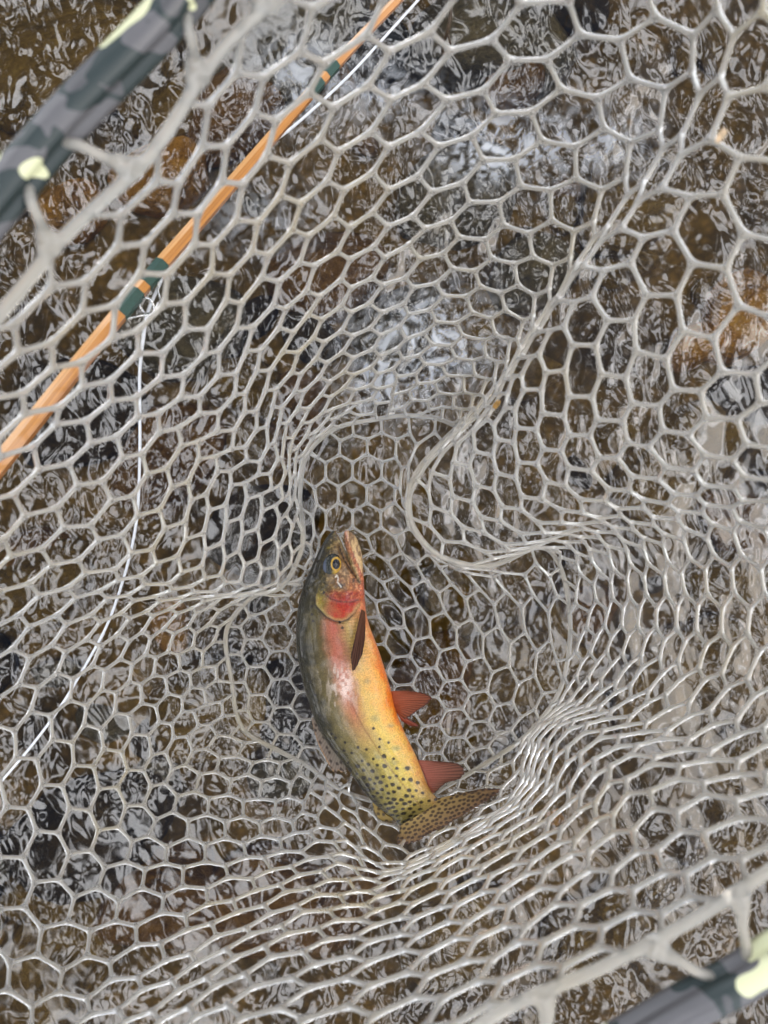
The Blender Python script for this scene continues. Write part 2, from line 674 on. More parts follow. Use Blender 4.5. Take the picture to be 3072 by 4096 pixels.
def add_stone(x, y, z, sx, sy, sz, rot, mi, tilt=(0, 0)):
    k = (random.randrange(7), mi)
    if k not in stone_meshes:
        me = stone_mesh(k[0] * 3 + 1)
        me.materials.append(STONE_MATS[mi])
        stone_meshes[k] = me
    o = obj("stone", stone_meshes[k], None, bed)
    o.location = (x, y, z)
    o.scale = (sx, sy, sz)
    o.rotation_euler = (tilt[0], tilt[1], rot)
    return o


# stones one can make out in the photograph: (photo x, photo y on the 1659 scale), half sizes, kind
for (dx, dy, sx, sy, sz, rot, mi) in [
    (620, 60, .14, .09, .060, .5, 1), (500, 200, .12, .07, .055, .8, 2), (340, 345, .085, .055, .068, .3, 3),
    (135, 440, .055, .040, .070, .9, 3), (90, 90, .16, .12, .05, .2, 0), (290, 110, .10, .08, .05, 1.2, 0),
    (1070, 60, .15, .09, .070, .1, 1), (1130, 130, .07, .05, .06, .4, 2), (800, 80, .06, .05, .06, .4, 4),
    (720, 570, .10, .07, .06, .2, 2), (1625, 670, .085, .065, .072, .5, 3), (1520, 740, .055, .035, .066, .3, 3),
    (1640, 850, .08, .06, .05, .3, 4), (1290, 1330, .05, .04, .045, .4, 2), (120, 900, .12, .09, .06, .2, 4),
    (330, 1000, .11, .08, .05, .8, 2), (60, 1250, .10, .08, .05, .4, 0), (420, 1560, .12, .09, .06, .2, 0),
    (200, 1800, .14, .10, .07, .5, 4), (330, 1960, .12, .09, .07, .1, 2), (120, 2080, .12, .10, .06, .7, 0),
    (560, 1980, .10, .08, .05, .4, 2), (720, 1990, .09, .07, .05, .4, 2), (1000, 2060, .10, .08, .05, .2, 0),
    (1430, 1990, .10, .08, .06, .9, 0), (1300, 2080, .09, .07, .05, .3, 0), (1500, 1500, .12, .09, .05, .6, 0),
    (1150, 1450, .11, .08, .05, .1, 0), (650, 1520, .10, .08, .06, .4, 4), (930, 1500, .09, .07, .05, .8, 2),
    (380, 700, .10, .08, .05, .2, 1), (560, 1150, .09, .07, .05, .4, 4), (1400, 400, .12, .09, .05, .4, 0),
    (1500, 1000, .12, .08, .05, .6, 0), (1000, 400, .10, .08, .05, .6, 1), (880, 700, .09, .07, .05, .3, 1)]:
    p = d2w(dx, dy, H + 0.07)
    add_stone(p[0], p[1], BED_Z + 0.3 * sz, sx, sy, sz, rot, mi, (random.uniform(-.2, .2), random.uniform(-.2, .2)))
for i in range(190):
    x, y = random.uniform(-0.95, 0.95), random.uniform(-1.05, 1.05)
    s = random.choice((0.022, 0.03, 0.04, 0.05, 0.07)) * random.uniform(0.8, 1.2)
    mi = random.choices((0, 1, 2, 3, 4), (7, 4, 3, 0.3, 3.5))[0]
    if x > 0.05 and mi in (1, 4) and random.random() < 0.6:
        mi = 0
    add_stone(x, y, BED_Z + 0.25 * s, s, s * random.uniform(.6, .9), s * random.uniform(.5, .7), random.uniform(0, 6.28), mi)

# ------------------------------------------------------------------ landing net
# lines of the bag from the rim cord down to the base seam: photo x, y (1659 scale) and distance from the lens
LINES = [
    [(500, 85, .305), (570, 280, .37), (630, 460, .43), (670, 620, .50), (690, 760, .57), (705, 880, .64), (725, 926, .70)],
    [(320, 340, .30), (430, 520, .38), (510, 680, .46), (570, 820, .54), (612, 930, .61), (640, 985, .66), (664, 983, .70)],
    [(140, 510, .30), (285, 640, .37), (400, 775, .44), (490, 890, .51), (570, 985, .58), (620, 1048, .635), (648, 1066, .695)],
    [(-40, 720, .30), (120, 800, .36), (270, 880, .43), (400, 960, .50), (515, 1050, .57), (600, 1120, .62), (655, 1150, .66)],
    [(-250, 880, .30), (60, 950, .40), (230, 1030, .46), (390, 1120, .53), (520, 1195, .60), (603, 1222, .64), (645, 1205, .665)],
    [(-430, 1060, .30), (-30, 1110, .42), (200, 1180, .49), (380, 1240, .56), (505, 1270, .62), (575, 1272, .66), (608, 1268, .685)],
    [(-520, 1320, .30), (-80, 1300, .46), (130, 1310, .53), (290, 1310, .59), (400, 1305, .64), (480, 1300, .68), (545, 1290, .70)],
    [(-540, 1600, .30), (-100, 1480, .49), (90, 1440, .55), (240, 1410, .60), (350, 1390, .65), (440, 1380, .69), (490, 1359, .71)],
    [(-560, 2050, .30), (-180, 1760, .47), (30, 1650, .54), (200, 1570, .60), (330, 1520, .65), (430, 1490, .69), (500, 1470, .71)],
    [(-510, 2472, .31), (-150, 2150, .44), (20, 1990, .51), (190, 1850, .57), (330, 1720, .63), (440, 1620, .68), (525, 1575, .71)],
    [(-150, 2600, .31), (20, 2330, .42), (150, 2120, .50), (280, 1950, .56), (400, 1810, .62), (510, 1700, .67), (603, 1622, .71)],
    [(187, 2580, .31), (230, 2300, .41), (340, 2100, .50), (450, 1960, .56), (550, 1840, .62), (620, 1740, .67), (665, 1655, .71)],
    [(560, 2520, .31), (480, 2230, .39), (580, 2060, .46), (660, 1960, .52), (720, 1880, .58), (735, 1800, .65), (735, 1705, .71)],
    [(829, 2400, .31), (775, 2190, .38), (772, 2065, .45), (792, 1975, .52), (815, 1902, .59), (825, 1850, .66), (800, 1729, .717)],
    [(1050, 2205, .31), (988, 2095, .38), (945, 2002, .45), (918, 1926, .52), (905, 1870, .59), (903, 1843, .66), (880, 1745, .719)],
    [(1300, 2090, .31), (1205, 1990, .37), (1128, 1908, .44), (1072, 1843, .52), (1036, 1798, .59), (1021, 1775, .66), (970, 1695, .719)],
    [(1500, 1985, .31), (1385, 1885, .37), (1282, 1798, .44), (1202, 1747, .52), (1142, 1716, .60), (1112, 1702, .67), (1055, 1646, .714)],
    [(1680, 1870, .31), (1520, 1755, .37), (1380, 1665, .44), (1280, 1610, .52), (1200, 1580, .59), (1160, 1578, .65), (1139, 1586, .70)],
    [(1900, 1750, .31), (1720, 1680, .37), (1550, 1610, .45), (1410, 1555, .53), (1310, 1520, .60), (1250, 1505, .66), (1205, 1500, .705)],
    [(2080, 1560, .31), (1850, 1510, .38), (1660, 1465, .46), (1500, 1430, .54), (1380, 1410, .61), (1300, 1405, .66), (1229, 1406, .705)],
    [(2190, 1300, .31), (1900, 1290, .39), (1690, 1285, .46), (1530, 1285, .53), (1405, 1290, .60), (1310, 1300, .66), (1229, 1310, .70)],
    [(2240, 1090, .31), (1900, 1105, .37), (1680, 1128, .44), (1520, 1152, .51), (1390, 1178, .58), (1290, 1200, .64), (1208, 1220, .69)],
    [(2240, 1000, .31), (1880, 1025, .36), (1640, 1055, .42), (1470, 1085, .47), (1340, 1118, .53), (1240, 1150, .59), (1161, 1182, .65)],
    [(2240, 915, .31), (1830, 955, .36), (1560, 1010, .42), (1370, 1065, .48), (1230, 1130, .54), (1120, 1190, .59), (1060, 1222, .625)],
    [(2230, 820, .31), (1780, 870, .36), (1480, 940, .42), (1270, 1020, .49), (1120, 1100, .55), (1010, 1170, .595), (955, 1203, .61)],
    [(2220, 740, .31), (1760, 790, .36), (1450, 880, .42), (1230, 970, .49), (1070, 1060, .55), (950, 1115, .59), (897, 1145, .60)],
    [(2200, 640, .31), (1740, 690, .355), (1420, 800, .41), (1200, 910, .48), (1050, 990, .54), (930, 1050, .58), (884, 1080, .60)],
    [(2150, 470, .31), (1720, 540, .35), (1440, 660, .40), (1240, 790, .45), (1110, 890, .50), (980, 970, .56), (900, 1020, .60)],
    [(2030, 180, .31), (1670, 290, .34), (1445, 470, .385), (1268, 630, .43), (1150, 778, .48), (1052, 888, .55), (955, 955, .62)],
    [(1830, -60, .31), (1600, 170, .335), (1430, 390, .38), (1255, 575, .43), (1150, 730, .485), (1072, 850, .55), (985, 925, .65)],
    [(1640, -220, .31), (1560, 70, .365), (1410, 320, .425), (1250, 540, .48), (1143, 700, .545), (1062, 825, .61), (980, 918, .68)],
    [(1450, -300, .31), (1370, -10, .37), (1270, 240, .43), (1150, 470, .49), (1070, 650, .56), (1010, 790, .63), (940, 903, .70)],
    [(1150, -290, .31), (1130, -60, .36), (1080, 170, .42), (1020, 400, .48), (960, 600, .55), (920, 760, .62), (875, 898, .70)],
    [(750, -100, .31), (780, 90, .36), (790, 290, .42), (800, 480, .48), (800, 650, .55), (800, 790, .62), (800, 908, .70)],
]
NV = 60
G = np.stack([catmull(d2w(*np.array(L, float).T), NV) for L in LINES])          # (K, NV, 3)
K = len(LINES)
gap = np.linalg.norm(np.roll(G, -1, 0) - G, axis=2)
wrow = np.linspace(0.5, 1.0, NV)
gap = (gap * wrow).sum(1) / wrow.sum()
gap = np.maximum(gap, 0.55 * gap.mean())
U = np.concatenate([[0], np.cumsum(gap)])
U /= U[-1]
NU = 720
# periodic cubic resampling around the bag (Catmull-Rom with uneven knots)
Gx = np.vstack([G[-2:], G, G[:3]])
Ux = np.concatenate([U[-3:-1] - 1, U[:-1], U[:3] + 1])


def around(u):
    u = u % 1.0
    i = np.searchsorted(Ux, u, side='right') - 1
    i = np.clip(i, 1, len(Gx) - 3)
    t0, t1, t2, t3 = Ux[i - 1], Ux[i], Ux[i + 1], Ux[i + 2]
    p0, p1, p2, p3 = Gx[i - 1], Gx[i], Gx[i + 1], Gx[i + 2]
    m1 = (p2 - p0) / (t2 - t0)
    m2 = (p3 - p1) / (t3 - t1)
    h = t2 - t1
    t = (u - t1) / h
    return ((2 * t ** 3 - 3 * t ** 2 + 1) * p1 + (t ** 3 - 2 * t ** 2 + t) * h * m1
            + (-2 * t ** 3 + 3 * t ** 2) * p2 + (t ** 3 - t ** 2) * h * m2)


SURF = np.stack([around(u) for u in np.linspace(0, 1, NU, endpoint=False)])       # (NU, NV, 3)


def surf(u, v):
    a = (u % 1.0) * NU
    i = int(a) % NU
    fa = a - int(a)
    b = min(max(v, 0.0), 1.0) * (NV - 1)
    j = min(int(b), NV - 2)
    fb = b - j
    k = (i + 1) % NU
    return ((SURF[i, j] * (1 - fa) + SURF[k, j] * fa) * (1 - fb) + (SURF[i, j + 1] * (1 - fa) + SURF[k, j + 1] * fa) * fb)


def surf_normal(u, v):
    e = 0.004
    du = surf(u + e, v) - surf(u - e, v)
    dv = surf(u, min(v + 0.02, 1)) - surf(u, max(v - 0.02, 0))
    n = np.cross(du, dv)
    return n / (np.linalg.norm(n) + 1e-12)


def hex_lattice(ncol, nrow):
    """honeycomb whose level edges run around the bag; coordinates: column units (1.5 side), row units"""
    nodes, edges, idx = [], set(), {}

    def nid(x, y):
        x %= ncol
        k = (round(x * 6) % (ncol * 6), round(y * 2))
        if k not in idx:
            idx[k] = len(nodes)
            nodes.append((x, y))
        return idx[k]
    for i in range(ncol):
        for j in range(-1, nrow + 1):
            cy = j + (0.5 if i % 2 else 0.0)
            c = [(i - 2 / 3, cy), (i - 1 / 3, cy + .5), (i + 1 / 3, cy + .5), (i + 2 / 3, cy), (i + 1 / 3, cy - .5), (i - 1 / 3, cy - .5)]
            ids = []
            for (x, y) in c:
                ids.append(nid(x, y))
            for a, b in zip(ids, ids[1:] + ids[:1]):
                edges.add((min(a, b), max(a, b)))
    return nodes, edges


def net_mesh(P, N, edges, w, t):
    """rubber honeycomb: Y-shaped junctions joined by square strands, to be rounded by subdivision"""
    n = len(P)
    nb = [[] for _ in range(n)]
    for a, b in edges:
        nb[a].append(b)
        nb[b].append(a)
    V, Fc = [], []
    corner = {}
    for a in range(n):
        if not nb[a]:
            continue
        nn = N[a]
        ex = P[nb[a][0]] - P[a]
        ex = ex - nn * ex.dot(nn)
        ex /= np.linalg.norm(ex) + 1e-12
        ey = np.cross(nn, ex)
        L = []
        for b in nb[a]:
            d = P[b] - P[a]
            L.append((math.atan2(d.dot(ey), d.dot(ex)) % (2 * math.pi), b))
        L.sort()
        k = len(L)
        if k == 1:
            b = L[0][1]
            d = P[b] - P[a]
            d /= np.linalg.norm(d)
            s = np.cross(nn, d)
            s /= np.linalg.norm(s)
            i0 = len(V)
            V += [P[a] + s * w + nn * t, P[a] + s * w - nn * t, P[a] - s * w + nn * t, P[a] - s * w - nn * t]
            corner[(a, b)] = (i0, i0 + 1, i0 + 2, i0 + 3)
            Fc.append((i0, i0 + 1, i0 + 3, i0 + 2))
            continue
        cs = []
        for q in range(k):
            a0 = L[q][0]
            a1 = L[(q + 1) % k][0]
            da = (a1 - a0) % (2 * math.pi)
            mid = a0 + da / 2
            dist = min(w * 1.04 / max(math.sin(da / 2), 0.3), 2.4 * w)
            dr = ex * math.cos(mid) + ey * math.sin(mid)
            i0 = len(V)
            V += [P[a] + dr * dist + nn * t * 1.05, P[a] + dr * dist - nn * t * 1.05]
            cs.append((i0, i0 + 1))
        for q in range(k):
            l_ = cs[q]
            r_ = cs[(q - 1) % k]
            corner[(a, L[q][1])] = (l_[0], l_[1], r_[0], r_[1])
        if k >= 3:
            Fc.append(tuple(c[0] for c in cs))
            Fc.append(tuple(c[1] for c in cs)[::-1])
    for a, b in edges:
        d = P[b] - P[a]
        L = np.linalg.norm(d)
        d = d / L
        ca = corner[(a, b)]                       # left top, left bottom, right top, right bottom (seen from a)
        cb = corner[(b, a)]
        ring_a = (ca[0], ca[1], ca[3], ca[2])
        ring_b = (cb[2], cb[3], cb[1], cb[0])
        rings = [ring_a]
        for f in (0.36, 0.64):
            c = P[a] * (1 - f) + P[b] * f
            nn = N[a] * (1 - f) + N[b] * f
            nn = nn - d * nn.dot(d)
            nn /= np.linalg.norm(nn) + 1e-12
            s = np.cross(nn, d)
            i0 = len(V)
            ww, tt = w * 0.97, t
            V += [c + s * ww + nn * tt, c + s * ww - nn * tt, c - s * ww - nn * tt, c - s * ww + nn * tt]
            rings.append((i0, i0 + 1, i0 + 2, i0 + 3))
        rings.append(ring_b)
        for r0, r1 in zip(rings[:-1], rings[1:]):
            for q in range(4):
                p = (q + 1) % 4
                Fc.append((r0[q], r0[p], r1[p], r1[q]))
    return np.array(V), Fc


def relax(P, edges, rest, anchor, fixed, iters, k=0.25):
    P0 = P.copy()
    E = np.array(sorted(edges))
    for _ in range(iters):
        d = P[E[:, 1]] - P[E[:, 0]]
        L = np.linalg.norm(d, axis=1)
        f = (k * (L - rest) / (L + 1e-9))[:, None] * d
        D = np.zeros_like(P)
        np.add.at(D, E[:, 0], f)
        np.add.at(D, E[:, 1], -f)
        D += anchor * (P0 - P)
        D[fixed] = 0
        P = P + D * 0.5
    return P


NCOL, NROW = 60, 15
nodes_uv, wedges = hex_lattice(NCOL, NROW)
# trim to the strip between rim and seam
keep = [i for i, (x, y) in enumerate(nodes_uv) if -1e-6 <= y <= NROW + 1e-6]
ks = set(keep)
remap = {o: i for i, o in enumerate(keep)}
wedges = [(remap[a], remap[b]) for a, b in wedges if a in ks and b in ks]
uv = np.array([nodes_uv[i] for i in keep])
# rows are a little taller near the rim, flatter near the seam
vv = uv[:, 1] / NROW
vv = vv + 0.05 * np.sin(vv * math.pi)
uu = (uv[:, 0] + 0.45) / NCOL
WP = np.stack([surf(u, v) for u, v in zip(uu, vv)])
WN = np.stack([surf_normal(u, v) for u, v in zip(uu, vv)])
E = np.array(wedges)
rest = 0.0166 - 0.0032 * np.clip((vv[E[:, 0]] + vv[E[:, 1]]) / 2, 0, 1)
on_rim = vv < 1e-4
on_seam = vv > 1 - 1e-4
WP = relax(WP, wedges, rest, 0.10, on_rim | on_seam, 60)
WP = WP + RNG.normal(0, 0.0005, WP.shape) * (~(on_rim | on_seam))[:, None]
# drop strands that would lie inside the rim or the seam cord
wedges = [(a, b) for a, b in wedges if not (on_rim[a] and on_rim[b]) and not (on_seam[a] and on_seam[b])]

net = thing("landing_net", "clear rubber landing net with hexagon mesh and a camouflage hoop, holding the trout", "landing net", (0.0, -0.02, H - 0.715))


def subsurf(o, lv):
    m = o.modifiers.new("round", 'SUBSURF')
    m.levels = lv
    m.render_levels = lv
    m.uv_smooth = 'NONE'
    return o


V, Fc = net_mesh(WP, WN, wedges, 0.00152, 0.0015)
wall = adopt(obj("mesh_wall", new_mesh("mesh_wall", V, Fc), M_NET), net)
subsurf(wall, 2)

# rim cord and base seam cord
rim = np.array([surf(u, 0.0) for u in np.linspace(0, 1, 240, endpoint=False)])
seam = np.array([surf(u, 1.0) for u in np.linspace(0, 1, 300, endpoint=False)])
RIMM = Mesh().add(tube(rim, 0.0032, 10, True, 0.85))
Mesh().add(tube(seam, 0.0022, 10, True, 1.0)).build("base_seam", M_NET, net)

# floor of the bag: honeycomb laid out flat, then carried up where the folds lift the seam
LIFT = [(1208, 1220, 1208, 1215), (1161, 1182, 1175, 1160), (1060, 1222, 1130, 1105), (955, 1203, 1075, 1070), (897, 1145, 1010, 1035),
        (884, 1080, 955, 1015), (900, 1020, 950, 985), (955, 955, 978, 943), (985, 925, 985, 922),
        (646, 1064, 630, 1070), (655, 1150, 600, 1135), (645, 1205, 562, 1172), (608, 1268, 540, 1220), (545, 1290, 520, 1270)]
seam_d = np.stack([(seam[:, 0] * F / (H - seam[:, 2]) + 1536) / DK, (2048 - seam[:, 1] * F / (H - seam[:, 2])) / DK], -1)
lift = np.array(LIFT, float)
flat_d = seam_d.copy()
for i, p in enumerate(seam_d):
    dd = np.hypot(lift[:, 0] - p[0], lift[:, 1] - p[1])
    wgt = np.exp(-(dd / 38.0) ** 2)
    tot = wgt.sum()
    sh = ((lift[:, 2:] - lift[:, :2]) * wgt[:, None]).sum(0) / max(tot, 1e-6)
    flat_d[i] = p + sh * min(1.0, tot * 1.3)
for _ in range(12):
    flat_d = 0.5 * flat_d + 0.25 * (np.roll(flat_d, 1, 0) + np.roll(flat_d, -1, 0))
PITCH = 61.0                       # cell width on the 1659 scale
side = PITCH / math.sqrt(3)
fl_nodes, fl_idx, fl_edges = [], {}, set()


def fl_id(x, y):
    k = (round(x), round(y))
    for ax in (-1, 0, 1):
        for ay in (-1, 0, 1):
            if (k[0] + ax, k[1] + ay) in fl_idx:
                return fl_idx[(k[0] + ax, k[1] + ay)]
    fl_idx[k] = len(fl_nodes)
    fl_nodes.append((x, y))
    return fl_idx[k]


for r in range(-16, 17):
    for c in range(-14, 15):
        cx = (c + 0.5 * (r % 2)) * PITCH
        cy = r * side * 1.5
        ids = [fl_id(cx + side * math.sin(a), cy + side * math.cos(a)) for a in [k * math.pi / 3 for k in range(6)]]
        for a, b in zip(ids, ids[1:] + ids[:1]):
            fl_edges.add((min(a, b), max(a, b)))
FN = np.array(fl_nodes)
FX = 792.0 + FN[:, 0]
FY = 1122.0 + FN[:, 1]
ox, oy = FX - 840.0, FY - 1480.0
rot = np.radians(26.0) * sstep(-330, -60, oy)
FX = 840.0 + ox * np.cos(rot) - oy * np.sin(rot)
FY = 1480.0 + ox * np.sin(rot) + oy * np.cos(rot)
ins = inside(FX, FY, [tuple(p) for p in flat_d])
FLOOR_Z = 0.722
pts, ids, fedges, fixedf = [], {}, [], []


def fnode(key, x, y, on_edge):
    if key in ids:
        return ids[key]
    ids[key] = len(pts)
    pts.append((x, y, on_edge))
    return ids[key]


flat_next = np.roll(flat_d, -1, 0)
for a, b in fl_edges:
    if ins[a] and ins[b]:
        fedges.append((fnode(('n', a), FX[a], FY[a], -1), fnode(('n', b), FX[b], FY[b], -1)))
    elif ins[a] != ins[b]:
        i, o_ = (a, b) if ins[a] else (b, a)
        best, bt = None, 2.0
        px, py, qx, qy = FX[i], FY[i], FX[o_], FY[o_]
        for s in range(len(flat_d)):
            x3, y3 = flat_d[s]
            x4, y4 = flat_next[s]
            den = (px - qx) * (y3 - y4) - (py - qy) * (x3 - x4)
            if abs(den) < 1e-9:
                continue
            t = ((px - x3) * (y3 - y4) - (py - y3) * (x3 - x4)) / den
            w_ = ((px - x3) * (py - qy) - (py - y3) * (px - qx)) / den
            if 0 <= t <= 1 and 0 <= w_ <= 1 and t < bt:
                bt, best = t, s + w_
        if best is not None:
            fedges.append((fnode(('n', i), px, py, -1), fnode(('e', a, b), px + (qx - px) * bt, py + (qy - py) * bt, best)))
pts = np.array(pts)
FP = np.zeros((len(pts), 3))
for i, (x, y, e) in enumerate(pts):
    if e >= 0:
        s = int(e) % len(seam)
        f = e - int(e)
        FP[i] = seam[s] * (1 - f) + seam[(s + 1) % len(seam)] * f
        continue
    dd = np.hypot(flat_d[:, 0] - x, flat_d[:, 1] - y)
    wgt = 1.0 / (dd + 4.0) ** 4
    wgt /= wgt.sum()
    dm = dd.min()
    sh = ((seam_d - flat_d) * wgt[:, None]).sum(0)
    fall = 1 - sstep(0, 70 + 1.45 * math.hypot(*sh), dm)
    zs = ((H - seam[:, 2]) * wgt).sum()
    zz = FLOOR_Z + (zs - FLOOR_Z) * (1 - sstep(0, 120, dm)) ** 1.3
    FP[i] = d2w(x + sh[0] * fall, y + sh[1] * fall, zz)
fixedf = pts[:, 2] >= 0
FNm = np.zeros_like(FP)
FNm[:, 2] = 1.0
fnb = [[] for _ in FP]
for a, b in fedges:
    fnb[a].append(b)
    fnb[b].append(a)
FP = relax(FP, fedges, 0.0152, 0.12, fixedf, 30, 0.2)
for i in range(len(FP)):
    if len(fnb[i]) >= 3:
        q = [FP[j] for j in fnb[i][:3]]
        nrm = np.cross(q[1] - q[0], q[2] - q[0])
        if np.linalg.norm(nrm) > 1e-12:
            nrm /= np.linalg.norm(nrm)
            FNm[i] = nrm if nrm[2] > 0 else -nrm
V, Fc = net_mesh(FP, FNm, fedges, 0.00145, 0.0014)
floor_o = adopt(obj("mesh_floor", new_mesh("mesh_floor", V, Fc), M_NET), net)
subsurf(floor_o, 2)

# hoop: camouflage tube with a groove that holds the rim loops
HOOP = [(.122, -.195, .305), (.04, -.245, .31), (-.06, -.285, .31), (-.16, -.300, .31), (-.24, -.275, .305), (-.275, -.205, .30), (-.265, -.10, .295),
        (-.215, .020, .29), (-.1363, .1265, .288), (-.0795, .1875, .288), (-.03, .25, .29), (.05, .292, .29), (.14, .287, .29), (.22, .237, .29),
        (.265, .15, .29), (.278, .05, .295), (.258, -.05, .30), (.21, -.135, .305), (.152, -.178, .305)]
hoop_p = np.array([(x, y, H - z) for x, y, z in HOOP])
hoop_c = catmull(hoop_p, 260, True)
# section with a notch towards the bag
verts, faces = [], []
NS = 28
cen = hoop_c.mean(0)
T = np.roll(hoop_c, -1, 0) - np.roll(hoop_c, 1, 0)
T /= np.linalg.norm(T, axis=1)[:, None]
for i, p in enumerate(hoop_c):
    up = np.array((0, 0, 1.0))
    inn = np.cross(up, T[i])
    inn /= np.linalg.norm(inn)
    if inn.dot(cen - p) < 0:
        inn = -inn
    for k in range(NS):
        th = 2 * math.pi * k / NS
        dlt = (th - math.radians(20) + math.pi) % (2 * math.pi) - math.pi
        r = 0.0088 * (1 - 0.38 * math.exp(-(dlt / 0.20) ** 2))
        verts.append(p + r * (inn * math.cos(th) + up * math.sin(th)))
for i in range(len(hoop_c)):
    j = (i + 1) % len(hoop_c)
    for k in range(NS):
        l_ = (k + 1) % NS
        faces.append((i * NS + k, i * NS + l_, j * NS + l_, j * NS + k))
adopt(obj("hoop", new_mesh("hoop", verts, faces), M_CAMO), net)

# loops that tie the rim cord to the hoop
rimL = np.concatenate([[0], np.cumsum(np.linalg.norm(np.roll(rim, -1, 0) - rim, axis=1))])
nl = 36
for k in range(nl):
    q = (k + 0.35) / nl * rimL[-1]
    i = int(np.searchsorted(rimL, q)) % len(rim)
    p = rim[i]
    t = rim[(i + 2) % len(rim)] - rim[i - 2]
    t /= np.linalg.norm(t)
    sgn = 1 if k % 2 else -1
    j = int(np.argmin(np.linalg.norm(hoop_c - (p + t * 0.008 * sgn), axis=1)))
    h = hoop_c[j]
    out = h - p
    out[2] = 0
    out /= np.linalg.norm(out)
    a = p + np.array((0, 0, 0.001))
    hp = h - out * 0.0105
    pathp = [a - out * 0.001, a + out * 0.006 + t * 0.001 * sgn, (a + hp) / 2 + t * 0.004 * sgn + np.array((0, 0, 0.002)),
             hp + np.array((0, 0, 0.001)) + t * 0.006 * sgn, h - out * 0.003 + np.array((0, 0, -0.001)) + t * 0.009 * sgn]
    C = catmull(pathp, 14)
    rr = np.interp(np.linspace(0, 1, 14), [0, .18, .45, 1.0], [0.0058, 0.0042, 0.0025, 0.0025])
    RIMM.add(tube(C, rr, 10))



def fuse(verts, faces, voxel, smooth):
    """melt overlapping pieces into one moulded skin"""
    tmp = bpy.data.objects.new("tmp", new_mesh("tmp", verts, faces))
    COL.objects.link(tmp)
    rm = tmp.modifiers.new("fuse", 'REMESH')
    rm.mode = 'VOXEL'
    rm.voxel_size = voxel
    rm.use_smooth_shade = True
    sm = tmp.modifiers.new("soft", 'SMOOTH')
    sm.factor = 0.5
    sm.iterations = smooth
    dg = bpy.context.evaluated_depsgraph_get()
    me = bpy.data.meshes.new_from_object(tmp.evaluated_get(dg))
    bpy.data.objects.remove(tmp)
    return me


rim_me = fuse(RIMM.v, RIMM.f, 0.0011, 14)
rim_me.name = "rim_cord"
rim_me.materials.clear()
adopt(obj("rim_cord", rim_me, M_NET), net)

# ------------------------------------------------------------------ trout
fish_base = s2w(1450, 2750, 0.715)
trout = thing("trout", "speckled olive trout with red gill cover and orange belly lying in the net", "trout", tuple(fish_base))
ST = [  # dorsal x,y   ventral x,y   (photograph pixels), thickness ratio
    (1331, 2122, 1339, 2122, .6), (1313, 2140, 1353, 2141, .62), (1298, 2162, 1366, 2168, .62), (1280, 2195, 1386, 2210, .62),
    (1262, 2232, 1412, 2258, .60), (1243, 2275, 1440, 2303, .58), (1221, 2325, 1456, 2348, .58), (1203, 2378, 1460, 2400, .58),
    (1190, 2440, 1466, 2456, .58), (1184, 2500, 1480, 2508, .57), (1185, 2560, 1500, 2560, .56), (1190, 2622, 1518, 2610, .56),
    (1203, 2690, 1536, 2665, .56), (1218, 2752, 1551, 2715, .56), (1237, 2813, 1565, 2764, .56), (1258, 2875, 1577, 2822, .55),
    (1286, 2932, 1596, 2875, .54), (1320, 2985, 1619, 2930, .53), (1360, 3036, 1643, 2980, .52), (1400, 3088, 1668, 3032, .50),
    (1440, 3145, 1690, 3085, .48), (1477, 3192, 1708, 3132, .46), (1522, 3236, 1730, 3170, .42), (1570, 3270, 1752, 3194, .34),
    (1600, 3302, 1776, 3214, .24), (1632, 3326, 1800, 3240, .14), (1668, 3340, 1812, 3268, .07)]
ST = np.array(ST, float)
ST = catmull(ST, 130)
Z_REST = 0.713


def fish_depth(b, f):
    return Z_REST - b - 0.004 - 0.012 * sstep(0.8, 1.0, f)


def loft(stations, ns=48, zoff=0.0, power=2.15):
    verts, faces = [], []
    n = len(stations)
    for i, (dx, dy, vx, vy, th) in enumerate(stations):
        f = i / (n - 1)
        a_px = math.hypot(vx - dx, vy - dy) / 2
        b = a_px / F * 0.68 * th
        zc = (fish_depth(b, f) if zoff == 0 else zoff)
        D, Vn = s2w(dx, dy, zc), s2w(vx, vy, zc)
        c = (D + Vn) / 2
        ax = (Vn - D) / 2
        for k in range(ns):
            t = 2 * math.pi * k / ns
            ct, st_ = math.cos(t), math.sin(t)
            ex = 2 / power
            verts.append(c + ax * (abs(ct) ** ex * (1 if ct > 0 else -1)) + np.array((0, 0, b)) * (abs(st_) ** ex * (1 if st_ > 0 else -1)))
    for i in range(n - 1):
        for k in range(ns):
            l_ = (k + 1) % ns
            faces.append((i * ns + k, (i + 1) * ns + k, (i + 1) * ns + l_, i * ns + l_))
    faces.append(tuple(range(ns)))
    faces.append(tuple((n - 1) * ns + k for k in range(ns))[::-1])
    return verts, faces


JAW = np.array([(1384, 2121, 1392, 2119, .8), (1376, 2130, 1412, 2133, .8), (1377, 2155, 1428, 2155, .9), (1382, 2190, 1442, 2195, .9),
                (1392, 2225, 1450, 2235, .95), (1404, 2262, 1453, 2278, 1.0), (1416, 2300, 1456, 2325, 1.05), (1420, 2350, 1459, 2380, 1.0)], float)
JAW = catmull(JAW, 50)
bm_ = Mesh()
bm_.add(loft(ST))
bm_.add(loft(JAW, 32, 0.690))
body_me = fuse(bm_.v, bm_.f, 0.00075, 4)
body_me.name = "body"
nvb = len(body_me.vertices)
co = np.zeros(nvb * 3)
body_me.vertices.foreach_get("co", co)
co = co.reshape(-1, 3)


